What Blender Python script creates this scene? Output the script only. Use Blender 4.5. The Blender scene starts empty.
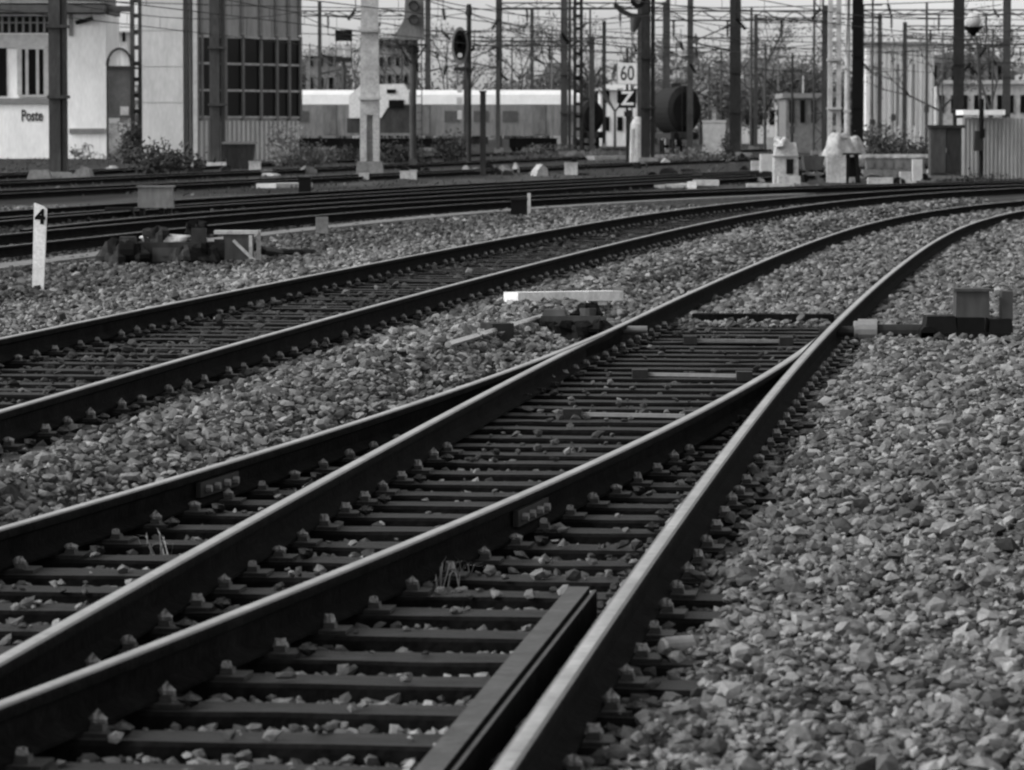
import bpy, math, random
import numpy as np
from mathutils import Vector, Matrix
random.seed(7); rng = np.random.default_rng(11)
scene = bpy.context.scene
COL = scene.collection
W, H = 1024, 770
F = 4200.0; HOR = 130.0; CAMH = 1.62
pitch = math.atan((385-HOR)/F)
cp, sp = math.cos(pitch), math.sin(pitch)
def ray(px, py):
    a, b = px-512, 385-py
    return (a, F*cp + b*sp, -F*sp + b*cp)
def P(px, py, z=None):
    if z is None:
        z = 0.0
        for _ in range(12):
            q = P(px, py, z)
            if q.y > 160: break
            z = .5*z+.5*float(fields(np.array([q.x]), np.array([q.y]))[0][0])
        return P(px, py, z)
    d = ray(px, py); t = (z-CAMH)/d[2]
    return Vector((d[0]*t, d[1]*t, z))
def at(px, py, Y):
    d = ray(px, py); t = Y/d[1]
    return Vector((d[0]*t, Y, CAMH + d[2]*t))

# ------------------------------------------------------------------ materials
def mat(name, c, rough=0.8, var=0.35, scale=6.0, metal=0.0, bump=0.0, fine=None, stretch=None, spec=0.3, attr=None):
    m = bpy.data.materials.new(name); m.use_nodes = True
    nt = m.node_tree; N = nt.nodes; L = nt.links
    b = N['Principled BSDF']
    b.inputs['Roughness'].default_value = rough
    b.inputs['Metallic'].default_value = metal
    b.inputs['Specular IOR Level'].default_value = spec
    tc = N.new('ShaderNodeTexCoord'); src = tc.outputs['Object']
    if stretch:
        mp = N.new('ShaderNodeMapping'); mp.inputs['Scale'].default_value = stretch
        L.new(src, mp.inputs[0]); src = mp.outputs[0]
    n1 = N.new('ShaderNodeTexNoise'); n1.inputs['Scale'].default_value = scale
    n1.inputs['Detail'].default_value = 6; n1.inputs['Roughness'].default_value = 0.65
    L.new(src, n1.inputs['Vector'])
    r = N.new('ShaderNodeMapRange'); r.inputs[1].default_value = 0.3; r.inputs[2].default_value = 0.7
    r.inputs[3].default_value = 1-var; r.inputs[4].default_value = 1+var
    L.new(n1.outputs['Fac'], r.inputs[0])
    fac = r.outputs[0]
    n2 = N.new('ShaderNodeTexNoise'); n2.inputs['Scale'].default_value = fine or scale*7
    n2.inputs['Detail'].default_value = 4
    L.new(src, n2.inputs['Vector'])
    r2 = N.new('ShaderNodeMapRange'); r2.inputs[1].default_value = 0.3; r2.inputs[2].default_value = 0.7
    r2.inputs[3].default_value = 1-var*0.6; r2.inputs[4].default_value = 1+var*0.6
    L.new(n2.outputs['Fac'], r2.inputs[0])
    mu = N.new('ShaderNodeMath'); mu.operation = 'MULTIPLY'
    L.new(fac, mu.inputs[0]); L.new(r2.outputs[0], mu.inputs[1])
    out = mu.outputs[0]
    if attr:
        at_ = N.new('ShaderNodeAttribute'); at_.attribute_name = attr
        m3 = N.new('ShaderNodeMath'); m3.operation = 'MULTIPLY'
        L.new(out, m3.inputs[0]); L.new(at_.outputs['Fac'], m3.inputs[1]); out = m3.outputs[0]
    m4 = N.new('ShaderNodeMath'); m4.operation = 'MULTIPLY'; m4.inputs[1].default_value = c
    L.new(out, m4.inputs[0])
    L.new(m4.outputs[0], b.inputs['Base Color'])
    if bump:
        bp = N.new('ShaderNodeBump'); bp.inputs['Strength'].default_value = bump; bp.inputs['Distance'].default_value = 0.02
        L.new(n2.outputs['Fac'], bp.inputs['Height']); L.new(bp.outputs[0], b.inputs['Normal'])
    return m
M = {
 'railside': mat('rail_side_rust', 0.006, 0.95, 0.6, 5, bump=0.4, spec=0.02),
 'railtop': mat('rail_running_surface', 0.30, 0.42, 0.35, 2.2, metal=0.7, fine=30),
 'railedge': mat('rail_head_shoulder', 0.06, 0.5, 0.4, 4, metal=0.3),  # darker shoulders paint the highlight falloff that rounds the rail head
 'checktop': mat('check_rail_top', 0.036, 0.6, 0.5, 6, bump=.3, spec=.3),
 'railold': mat('rail_dull_surface', 0.11, 0.5, 0.3, 3, metal=0.3),
 'sleeper': mat('sleeper_wood', 0.020, 0.75, 0.6, 2.5, bump=0.7, stretch=(1,9,9), spec=0.22),
 'sleeperside': mat('sleeper_shaded_side', 0.006, 0.95, 0.5, 4, bump=.4, spec=0.02),  # shade of the sleeper fronts painted into the side colour
 'plate': mat('base_plate_iron', 0.008, 0.6, 0.5, 20, bump=0.3),
 'bolt': mat('bolt_head', 0.17, 0.5, 0.4, 20, metal=0.3),
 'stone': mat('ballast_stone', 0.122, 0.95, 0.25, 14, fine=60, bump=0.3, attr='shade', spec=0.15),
 'ground': mat('ground_ballast', 0.040, 0.95, 0.35, 1.3, fine=22, bump=1.0, attr='shade', spec=0.1),  # base kept dark: paints crevice shade into the gaps between stones
 'dsteel': mat('dark_steel', 0.022, 0.75, 0.4, 2, spec=.12, stretch=(1,1,.3)),
 'dsteel2': mat('dark_steel_lighter', 0.045, 0.75, 0.35, 2, spec=.15, stretch=(1,1,.3)),
 'msteel': mat('grey_steel', 0.11, 0.6, 0.3, 2, stretch=(1,1,.3)),
 'concrete': mat('concrete', 0.33, 0.9, 0.35, 2, bump=0.3),
 'concreted': mat('concrete_dark', 0.13, 0.9, 0.35, 3, bump=0.3),
 'wallwhite': mat('white_render_wall', 0.74, 0.9, 0.13, 0.7, fine=5, stretch=(2,2,.5)),
 'wallgrey': mat('grey_panel_wall', 0.46, 0.8, 0.14, 0.7, fine=4, stretch=(2,2,.6)),
 'wallmid': mat('mid_grey_cladding', 0.26, 0.8, 0.25, 0.7, fine=5, stretch=(3,3,.4)),
 'walllight': mat('light_cladding', 0.58, 0.8, 0.25, 0.6, fine=4, stretch=(4,4,.3)),
 'trim': mat('trim_grey', 0.17, 0.8, 0.2, 3),
 'trimlight': mat('trim_light', 0.38, 0.8, 0.2, 3),
 'glass': mat('window_glass_dark', 0.004, 0.3, 0.3, 1, spec=0.06),
 'glassgrey': mat('window_glass_grey', 0.06, 0.3, 0.3, 1, spec=0.4),
 'roofd': mat('roof_dark', 0.06, 0.8, 0.3, 3),
 'white': mat('white_paint', 0.62, 0.6, 0.22, 7),
 'whitedirty': mat('white_paint_dirty', 0.34, 0.7, 0.35, 9),
 'black': mat('black_paint', 0.005, 0.7, 0.3, 5, spec=.08),
 'leaf': mat('leaf_dark', 0.022, 0.8, 0.5, 5),
 'leafm': mat('leaf_mid', 0.075, 0.8, 0.5, 3),
 'leafg': mat('leaf_grey', 0.13, 0.8, 0.4, 3),
 'leafh': mat('leaf_far', 0.15, 0.9, 0.35, 1),  # lightened grey, distance haze put into the leaf colour
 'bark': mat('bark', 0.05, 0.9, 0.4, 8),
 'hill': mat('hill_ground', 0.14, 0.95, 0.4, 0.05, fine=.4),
 'bag': mat('bag_fabric', 0.30, 0.85, 0.4, 5, bump=0.4),
 'lens': mat('signal_lens', 0.35, 0.2, 0.1, 5),
 'grass': mat('dry_grass', 0.28, 0.9, 0.3, 20),
 'trainwhite': mat('train_white', 0.62, 0.5, 0.08, 1),
 'traingrey': mat('train_grey', 0.15, 0.5, 0.35, 1.5, stretch=(2,2,.2)),
}
# ------------------------------------------------------------------ builders
class MB:
    def __init__(s): s.v = []; s.f = []; s.mi = []
    def add(s, vs, fs, mi=0):
        o = len(s.v); s.v += [tuple(v) for v in vs]
        s.f += [tuple(i+o for i in f) for f in fs]; s.mi += [mi]*len(fs)
    def box(s, c, d, rz=0, mi=0, taper=1.0, rot=None):
        x, y, z = d[0]/2, d[1]/2, d[2]/2
        vs = [(-x,-y,-z),(x,-y,-z),(x,y,-z),(-x,y,-z),(-x*taper,-y*taper,z),(x*taper,-y*taper,z),(x*taper,y*taper,z),(-x*taper,y*taper,z)]
        R = rot or Matrix.Rotation(rz, 3, 'Z')
        vs = [R @ Vector(v) + Vector(c) for v in vs]
        s.add(vs, [(0,3,2,1),(4,5,6,7),(0,1,5,4),(1,2,6,5),(2,3,7,6),(3,0,4,7)], mi)
    def base(s, x, y, z, w, d, h, rz=0, mi=0, taper=1.0):   # box standing on z
        s.box((x, y, z+h/2), (w, d, h), rz, mi, taper)
    def bbox(s, c, d, b=0.02, rz=0, mi=0):                 # bevelled-top box
        x, y, z = d
        s.box((c[0],c[1],c[2]-b/2),(x,y,z-b),rz,mi)
        o = s.box((c[0],c[1],c[2]+z/2-b/2+0.0001),(x-.002,y-.002,b),rz,mi,taper=max(.5,1-2*b/min(x,y)))
    def cyl(s, a, b, r0, r1=None, n=10, mi=0, caps=True):
        a, b = Vector(a), Vector(b); r1 = r0 if r1 is None else r1
        d = (b-a).normalized(); u = d.orthogonal().normalized(); w = d.cross(u)
        vs = []
        for p, r in ((a, r0), (b, r1)):
            for i in range(n):
                t = 2*math.pi*i/n; vs.append(p + u*r*math.cos(t) + w*r*math.sin(t))
        fs = [(i, (i+1) % n, n+(i+1) % n, n+i) for i in range(n)]
        if caps: fs += [tuple(range(n-1,-1,-1)), tuple(range(n, 2*n))]
        s.add(vs, fs, mi)
    def bar(s, a, b, w, h=None, mi=0):
        a, b = Vector(a), Vector(b); h = h or w; d = (b-a); l = d.length; d.normalize()
        up = Vector((0,0,1)) if abs(d.z) < .95 else Vector((0,1,0))
        u = d.cross(up).normalized(); v = u.cross(d).normalized()
        vs = [p + u*w/2*i + v*h/2*j for p in (a, b) for i, j in ((-1,-1),(1,-1),(1,1),(-1,1))]
        s.add(vs, [(0,1,2,3),(7,6,5,4),(0,4,5,1),(1,5,6,2),(2,6,7,3),(3,7,4,0)], mi)
    def prism(s, poly, y0, y1, mi=0):                      # polygon in xz, extruded along y
        n = len(poly)
        vs = [(x, y0, z) for x, z in poly] + [(x, y1, z) for x, z in poly]
        fs = [tuple(range(n)), tuple(range(2*n-1, n-1, -1))] + [(i, n+i, n+(i+1) % n, (i+1) % n) for i in range(n)]
        s.add(vs, fs, mi)
    def blob(s, c, r, n=10, amp=.15, mi=0, seed=0):
        rr = random.Random(seed); c = Vector(c); vs = []; fs = []
        ph = [rr.uniform(0, 6) for _ in range(6)]
        for i in range(n+1):
            th = math.pi*i/n
            for j in range(2*n):
                f = math.pi*j/n
                k = 1+amp*(math.sin(3*f+ph[0]+2*th)+.6*math.sin(5*th+ph[1])+.5*math.sin(7*f+ph[2]))*.6
                vs.append(c+Vector((r[0]*k*math.sin(th)*math.cos(f), r[1]*k*math.sin(th)*math.sin(f), r[2]*k*math.cos(th))))
        for i in range(n):
            for j in range(2*n):
                a = i*2*n+j; b = i*2*n+(j+1) % (2*n)
                fs.append((a, a+2*n, b+2*n, b))
        s.add(vs, fs, mi)
    def leaves(s, c, r, n, size, mi=0, clumps=7, rr=None):
        rr = rr or random
        cs = []
        for _ in range(clumps):
            while True:
                p = Vector((rr.uniform(-1,1), rr.uniform(-1,1), rr.uniform(-1,1)))
                if p.length < 1: break
            cs.append((p*.75, rr.uniform(.25,.5)))
        for _ in range(n):
            q, k = rr.choice(cs)
            p = q + Vector((rr.gauss(0,k*.6), rr.gauss(0,k*.6), rr.gauss(0,k*.6)))
            p = Vector((p.x*r[0], p.y*r[1], p.z*r[2])) + Vector(c)
            if p.z < 0.02: p.z = 0.02+rr.random()*.2
            a = Vector((rr.gauss(0,1), rr.gauss(0,1), rr.gauss(0,1))).normalized(); b = a.orthogonal().normalized()
            b.rotate(Matrix.Rotation(rr.uniform(0,6.28),3,a)) if False else None
            l = size*rr.uniform(.6,1.4)
            s.add([p-a*l, p+b*l*.45, p+a*l, p-b*l*.45], [(0,1,2,3)], mi)
    def mesh(s, name, mats):
        me = bpy.data.meshes.new(name); me.from_pydata(s.v, [], s.f)
        for m in (mats if isinstance(mats, (list, tuple)) else [mats]): me.materials.append(m)
        if any(s.mi): me.polygons.foreach_set('material_index', s.mi)
        me.update(); return me
    def build(s, name, mats, parent=None, smooth=False):
        o = bpy.data.objects.new(name, s.mesh(name, mats)); COL.objects.link(o); o.parent = parent
        if smooth: o.data.polygons.foreach_set('use_smooth', [True]*len(o.data.polygons))
        return o
def tag(o, label, cat, group=None, kind=None):
    if label: o['label'] = label
    if cat: o['category'] = cat
    if group: o['group'] = group
    if kind: o['kind'] = kind
    return o
def thing(name, loc, label, cat, rz=0, group=None):
    o = bpy.data.objects.new(name, None); COL.objects.link(o)
    o.location = loc; o.rotation_euler.z = rz; o.empty_display_size = .3
    return tag(o, label, cat, group)
def kids(o): return [c for c in bpy.data.objects if c.parent == o]
def copy_tree(o, parent=None, ch=None):
    c = o.copy(); COL.objects.link(c); c.parent = parent
    for k in (ch if ch is not None else kids(o)):
        copy_tree(k, c, None)
    return c
def text(name, s, size, m, parent, loc, rx=math.pi/2, sx=1.0, bold=0.0, depth=.01, rz=0):
    cu = bpy.data.curves.new(name, 'FONT'); cu.body = s; cu.size = size; cu.extrude = depth; cu.offset = bold
    cu.align_x = 'CENTER'; cu.align_y = 'CENTER'
    t = bpy.data.objects.new('tmp', cu); COL.objects.link(t)
    dg = bpy.context.evaluated_depsgraph_get(); me = bpy.data.meshes.new_from_object(t.evaluated_get(dg))
    bpy.data.objects.remove(t)
    me.materials.clear(); me.materials.append(m)
    o = bpy.data.objects.new(name, me); COL.objects.link(o); o.parent = parent
    o.location = loc; o.rotation_euler = (rx, 0, rz); o.scale = (sx, 1, 1)
    return o

# ------------------------------------------------------------------ track geometry
def curve_from_slopes(x0, y0, tab, ymax):
    ys = np.arange(-10, ymax, .25)
    sl = np.interp(ys, [t[0] for t in tab], [t[1] for t in tab])
    k = np.ones(25)/25; sl = np.convolve(np.pad(sl, 12, mode='edge'), k, 'valid')
    xs = np.concatenate([[0], np.cumsum((sl[1:]+sl[:-1])/2*.25)])
    xs += x0 - np.interp(y0, ys, xs)
    return np.stack([xs, ys], 1), sl
TABA = [(0,.098),(9.3,.101),(20,.110),(30,.122),(40,.130),(50,.138),(60,.155),(70,.195),(80,.27),(90,.38),(100,.50),(110,.64),(120,.80),(135,1.1),(150,1.5)]
G = 0.772
A, SLA = curve_from_slopes(-.02 - G*1.005, 9.3, TABA, 150)
def offs(line, d, Y0=None, Y1=None):
    t = np.gradient(line, axis=0); t /= np.linalg.norm(t, axis=1)[:,None]
    n = np.stack([t[:,1], -t[:,0]], 1)         # to the right
    q = line + n*(d if np.isscalar(d) else np.asarray(d)[:,None])
    k = np.ones(len(q), bool)
    if Y0 is not None: k &= q[:,1] >= Y0
    if Y1 is not None: k &= q[:,1] <= Y1
    return q[k]
TOE = 31.0; RT = 158.0
dd = np.where(A[:,1] < TOE, -(TOE-A[:,1])**2/(2*RT), 0.0)
D = offs(A, dd)                                # diverging centre line
def XA(y): return np.interp(y, A[:,1], A[:,0])
def CA(y): return 1/np.sqrt(1+np.interp(y, A[:,1], SLA)**2)
def DIV(y): return np.where(y < TOE, (TOE-y)**2/(2*RT), 0.0)
RZ = 0.20                                      # rail top
PROF = [(-.066,-.136),(.066,-.136),(.066,-.126),(.022,-.114),(.009,-.102),(.009,-.046),(.032,-.034),(.034,-.013),(.028,-.004),(.018,0),(-.018,0),(-.028,-.004),(-.034,-.013),(-.032,-.034),(-.009,-.046),(-.009,-.102),(-.022,-.114),(-.066,-.126)]
BZ = .15
def rail(line, label, name='rail', top='railtop', lim=None, dz=0, prof=PROF, group=None, step=1, cat='rail', topset=(8,9,10)):
    line = line[::step] if step > 1 else line
    t = np.gradient(line, axis=0); t /= np.linalg.norm(t, axis=1)[:,None]
    n = np.stack([t[:,1], -t[:,0]], 1); k = len(prof)
    o = line[len(line)//2]
    vs = []
    for i, (p, nn) in enumerate(zip(line, n)):
        for (u, z) in prof:
            if lim is not None:
                side, g = lim[i]
                u = max(u, g) if side > 0 else min(u, -g)
            vs.append((p[0]+nn[0]*u-o[0], p[1]+nn[1]*u-o[1], RZ+z))
    fs = []; mi = []
    for i in range(len(line)-1):
        for j in range(k):
            a = i*k+j; b = i*k+(j+1) % k
            fs.append((a, b, b+k, a+k)); mi.append((2 if (j in (8,10) and len(topset) == 3 and k == 18) else 1) if j in topset else 0)
    fs += [tuple(range(k-1,-1,-1)), tuple((len(line)-1)*k+j for j in range(k))]; mi += [0,0]
    m = MB(); m.v = vs; m.f = fs; m.mi = mi
    ob = m.build(name, [M['railside'], M[top], M['railedge']]); ob.location = (o[0], o[1], dz)
    ob.data.polygons.foreach_set('use_smooth', [True]*len(ob.data.polygons))
    ob.data.set_sharp_from_angle(angle=math.radians(40))
    tag(ob, label, cat, group); return ob
Aleft = lambda y0, y1: offs(A, -G, y0, y1)
# main right stock rail, whole length
rail(offs(A, G, 4, 140), 'long curved running rail on the right edge of the turnout, bordering the open ballast')
# left stock rail: follows the diverging line up to the toe, then the main line
qs = offs(D, -G, 4, 140)
rail(qs, 'outer left running rail of the turnout, leftmost of its four rails in front')
# switch rails, planed against the stock rails near the toe
def blade(base, stock_side, y0, y1):
    q = offs(base, stock_side*G, y0, y1)
    d = np.interp(q[:,1], A[:,1], -dd)             # distance between blade and stock centre
    # stock on the outer side; clamp profile so it does not enter the stock head
    lim = [(-1, -(min(0.07, float(x)-0.037))) if False else x for x in d]
    return q, d
q2 = offs(A, -G, 4, TOE-.6); d2 = DIV(q2[:,1])     # left blade; stock lies to its left
rail(q2, 'second rail from the left in the turnout, its blade resting against the outer rail',
     lim=[(1, 0.038-float(x)) for x in d2])
q3 = offs(D, G, 4, TOE-.6); d3 = DIV(q3[:,1])      # right blade; stock lies to its right
rail(q3, 'third rail from the left in the turnout, curving to a point against the right rail',
     lim=[(-1, 0.038-float(x)) for x in d3])
# check rail
CP = [(-.05,-.14),(.04,-.14),(.04,-.02),(.038,-.008),(.026,-.008),(.024,-.025),(.018,-.025),(.016,.002),(-.050,.002),(-.054,-.01)]
cl = offs(A, G-.150, 4, 13.2); fl = np.interp(cl[:,1], [8,12.9],[.012,.0])
cl[:,0] -= fl
rail(cl, 'short flat topped check rail lying just inside the right running rail in the foreground', name='check_rail', dz=-.02, top='checktop', prof=CP, topset=(3,7), cat='check rail')
# second track
B_OFF = -3.30
rail(offs(A, B_OFF-G, 12, 140), 'far rail of the second track, running just left of the turnout', dz=BZ)
rail(offs(A, B_OFF+G, 12, 140), 'near rail of the second track, with a row of pale bolts along its foot', dz=BZ)
# third track and the yard tracks beyond
C_OFF = -11.2
rail(offs(A, C_OFF-G, 40, 148), 'far rail of the third track, beyond the white numbered post', step=2, top='railold')
rail(offs(A, C_OFF+G, 40, 148), 'near rail of the third track, beyond the white numbered post', step=2, top='railold')
def straight(x0, y0, tab, ymax): return curve_from_slopes(x0, y0, tab, ymax)[0]
FAR = [('fourth', straight(-8.4, 72.7, [(0,.12),(70,.16),(110,.24),(150,.30),(240,.36)], 230), 55),
       ('fifth', straight(-11.5, 98, [(0,.16),(100,.19),(220,.22)], 300), 75),
       ('sixth', straight(-13.8, 117, [(0,.15),(250,.17)], 320), 90),
       ('seventh', straight(-16.3, 138, [(0,.12),(300,.13)], 340), 105),
       ('crossover', straight(-7.2, 66, [(0,.05),(60,.08),(80,.22),(150,.30),(240,.36)], 140), 60)]
for nm, ln, y0 in FAR:
    for sgn, w in ((-1, 'far'), (1, 'near')):
        q = offs(ln, sgn*G, y0)
        if nm == 'crossover':
            lab = f'{w} rail of the track curving away between the third and fourth tracks'
        else: lab = f'{w} rail of the {nm} track counted from the turnout toward the yard'
        rail(q, lab, step=4, top='railold')

# ------------------------------------------------------------------ sleepers
SG = 'timber sleepers laid across the tracks'
def bp_mesh(seed):
    rr = random.Random(seed); m = MB(); m.box((0,0,.006),(.30,.15,.012))
    for sx in (-1, 1):
        m.box((sx*.090, 0, .020), (.04,.07,.018), mi=0, taper=.8)
        e = rr.uniform(-.02,.02); m.blob((sx*.086, e, .03), (.021*rr.uniform(.8,1.2), .020, .020+rr.uniform(-.004,.008)), n=5, amp=.35, mi=1, seed=seed+int(5*sx))
        if rr.random() < .5: m.blob((sx*rr.uniform(.12,.19), rr.uniform(-.06,.06), .02), (.03,.025,.018), n=4, amp=.4, seed=seed)
    return m.mesh('base_plate', [M['plate'], M['bolt']])

SLM = {}
def sleeper_mesh(L, k):
    key = (round(L, 1), k)
    if key in SLM: return SLM[key]
    m = MB(); r = random.Random(k*13+int(L*10)); n = 14; vs = []
    w, h, b = .115, .14, .012
    ring = [(-w,-h),(w,-h),(w,-b),(w-b,0),(.03,-.001),(-.04,-.002),(-w+b,0),(-w,-b)]
    L = key[0]
    for i in range(n+1):
        x = -L/2+L*i/n; jy = r.gauss(0,.002)
        for (y, z) in ring:
            vs.append((x + r.gauss(0,.003), y+jy+r.gauss(0,.0018), z+r.gauss(0,.0015)))
    K = len(ring)
    fs = [(i*K+j, (i+1)*K+j, (i+1)*K+(j+1) % K, i*K+(j+1) % K) for i in range(n) for j in range(K)]
    fs += [tuple(range(K)), tuple(n*K+j for j in range(K-1,-1,-1))]
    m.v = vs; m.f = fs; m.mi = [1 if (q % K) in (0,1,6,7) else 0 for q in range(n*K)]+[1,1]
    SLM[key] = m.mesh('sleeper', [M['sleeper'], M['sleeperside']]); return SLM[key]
STOP = 0.052
BPMS = [bp_mesh(i) for i in range(7)]
def put_sleeper(c, ang, x0, x1, seats, label, k, dz=0):
    """c centre point on line, x0..x1 extents along the sleeper, seats = positions of rails"""
    L = round(x1-x0, 1); me = sleeper_mesh(L, k % 4)
    o = bpy.data.objects.new('sleeper', me); COL.objects.link(o)
    mid = (x0+x1)/2; z = STOP+dz+random.gauss(0,.003)
    o.location = (c[0]+math.cos(ang)*mid, c[1]+math.sin(ang)*mid, z); o.rotation_euler.z = ang+random.gauss(0,.006)
    tag(o, label, 'sleeper', SG)
    for s, ra in seats:
        p = bpy.data.objects.new('base_plate', random.choice(BPMS)); COL.objects.link(p); p.parent = o
        p.location = (s-mid, 0, 0.001); p.rotation_euler.z = ra
SLEEPERS = []   # (x, y, ang, x0, x1) for stone avoidance
k = 0; y = 8.0
sang = -math.atan(0.115)
while y < TOE+2.5:
    k += 1
    c = (float(XA(y)), y)
    d = float(DIV(np.array(y)))
    seats = [(G, 0.0), (-G, 0.0)]
    if d > .02: seats += [(G-d, -.0), (-G-d, -.0)]
    seats = [(G,0),(-G-d,0)] + ([(-G,0),(G-d,0)] if d > .33 else [])
    x0, x1 = -G-d-.5, G+.52
    put_sleeper(c, sang, x0, x1, seats, 'dark timber sleeper under the four rails of the turnout', k)
    SLEEPERS.append((c[0], c[1], sang, x0, x1))
    y += .56+random.gauss(0,.012)
y = 17.0
while y < 75:
    k += 1
    c3 = offs(A, B_OFF, y, y+.3)
    if len(c3):
        c = c3[0]; a = -math.atan(float(np.interp(y, A[:,1], SLA)))
        put_sleeper(c, a, -1.3, 1.3, [(G,0),(-G,0)], 'dark timber sleeper of the second track, half sunk in dirty stones', k, dz=BZ-.004)
        SLEEPERS.append((c[0], c[1], a, -1.3, 1.3))
    y += .60
# ------------------------------------------------------------------ ground sheet
def fractal(x, y, s):
    v = np.zeros_like(x)
    r = np.random.default_rng(5)
    for o in range(4):
        for _ in range(3):
            a = r.uniform(0, 6.28); f = s*2**o*r.uniform(.8,1.25)
            v += np.sin((x*np.cos(a)+y*np.sin(a))*f + r.uniform(0,6.28) + 1.3*np.sin((x*np.sin(a)-y*np.cos(a))*f*.7))/(2**o)
    return v/5
def ss(e0, e1, x): t = np.clip((x-e0)/(e1-e0), 0, 1); return t*t*(3-2*t)
FL = [(ln, y0) for nm, ln, y0 in FAR]
def fields(x, y):
    """height of ballast, shade (0..1), stone brightness"""
    t = (x-XA(y))*CA(y); d = DIV(y)
    inTO = (y < TOE+2.5)
    L = -G-d; R = G
    # signed distance outside the turnout corridor
    out = np.maximum(t-R, L-t)
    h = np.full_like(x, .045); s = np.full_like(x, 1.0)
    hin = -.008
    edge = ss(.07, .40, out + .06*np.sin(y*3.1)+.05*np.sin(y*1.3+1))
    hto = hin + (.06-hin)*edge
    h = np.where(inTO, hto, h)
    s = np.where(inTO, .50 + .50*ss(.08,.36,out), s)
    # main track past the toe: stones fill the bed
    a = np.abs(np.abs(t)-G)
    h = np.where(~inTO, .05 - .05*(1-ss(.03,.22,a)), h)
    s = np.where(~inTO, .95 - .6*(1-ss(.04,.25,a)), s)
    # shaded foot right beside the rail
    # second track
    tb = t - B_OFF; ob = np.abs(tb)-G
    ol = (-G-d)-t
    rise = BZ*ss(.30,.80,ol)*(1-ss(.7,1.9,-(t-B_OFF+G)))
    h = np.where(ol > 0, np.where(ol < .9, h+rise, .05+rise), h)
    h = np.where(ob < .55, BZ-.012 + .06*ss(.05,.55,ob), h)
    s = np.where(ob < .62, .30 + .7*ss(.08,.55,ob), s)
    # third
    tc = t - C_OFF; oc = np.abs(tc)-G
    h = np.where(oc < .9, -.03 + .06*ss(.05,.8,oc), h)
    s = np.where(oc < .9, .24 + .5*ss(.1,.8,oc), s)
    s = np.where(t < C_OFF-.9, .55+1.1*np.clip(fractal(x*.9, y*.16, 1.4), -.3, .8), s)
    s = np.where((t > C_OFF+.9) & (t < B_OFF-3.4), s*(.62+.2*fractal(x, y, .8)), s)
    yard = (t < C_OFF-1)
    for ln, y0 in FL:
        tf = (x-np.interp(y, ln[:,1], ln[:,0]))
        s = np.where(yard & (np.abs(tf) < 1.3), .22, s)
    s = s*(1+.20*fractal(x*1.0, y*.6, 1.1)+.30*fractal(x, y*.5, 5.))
    return h, np.clip(s, .08, 1.3), t, d, inTO
def axis(fine0, fine1, step, lo, hi, g=1.12):
    a = list(np.arange(fine0, fine1, step)); s = step
    v = a[-1]
    while v < hi: s *= g; v += s; a.append(v)
    s = step; v = a[0]; b = []
    while v > lo: s *= g; v -= s; b.append(v)
    return np.array(b[::-1]+a)
xs = axis(-6, 10, .07, -3500, 3500, 1.10)
ys = np.concatenate([axis(8, 36, .07, -60, 36), np.arange(36.1, 70, .14), np.arange(70,150,.5)])
v = 150.; st = .5; ex = []
while v < 8000: st *= 1.08; v += st; ex.append(v)
ys = np.unique(np.concatenate([ys, ex]))
ys = ys[np.concatenate([[True], np.diff(ys) > .02])]
X, Yg = np.meshgrid(xs, ys)
h, s, t, d, inTO = fields(X, Yg)
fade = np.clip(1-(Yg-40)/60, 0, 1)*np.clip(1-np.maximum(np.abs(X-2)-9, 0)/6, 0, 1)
Zg = h + fade*(rng.normal(0, .007, X.shape)) + np.clip(fade+.2,0,1)*.012*fractal(X, Yg, 2.2)
far = ss(170, 420, Yg)
Zg = Zg*(1-far) + far*0
# low hill far away on the right and centre
Zg += ss(430, 900, Yg)*5*np.exp(-((X-60)/160)**2)
ny, nx = X.shape
me = bpy.data.meshes.new('ground')
co = np.stack([X, Yg, Zg], -1).reshape(-1, 3)
idx = np.arange(ny*nx).reshape(ny, nx)
q = np.stack([idx[:-1,:-1], idx[:-1,1:], idx[1:,1:], idx[1:,:-1]], -1).reshape(-1, 4)
def fill(me, co, faces, k):
    me.vertices.add(len(co)); me.vertices.foreach_set('co', co.astype(np.float32).ravel())
    me.loops.add(faces.size); me.loops.foreach_set('vertex_index', faces.astype(np.int32).ravel())
    me.polygons.add(len(faces)); me.polygons.foreach_set('loop_start', np.arange(0, faces.size, k, dtype=np.int32))
    me.update(calc_edges=True)
fill(me, co, q, 4)
at_ = me.attributes.new('shade', 'FLOAT', 'POINT')
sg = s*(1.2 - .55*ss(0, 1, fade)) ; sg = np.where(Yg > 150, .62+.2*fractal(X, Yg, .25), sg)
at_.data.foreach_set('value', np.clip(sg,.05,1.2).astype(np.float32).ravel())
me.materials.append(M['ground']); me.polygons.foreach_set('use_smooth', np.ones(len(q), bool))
go = bpy.data.objects.new('ground', me); COL.objects.link(go); tag(go, 'pale stony rail yard ground spreading under all the tracks', 'ground', kind='structure')

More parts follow.
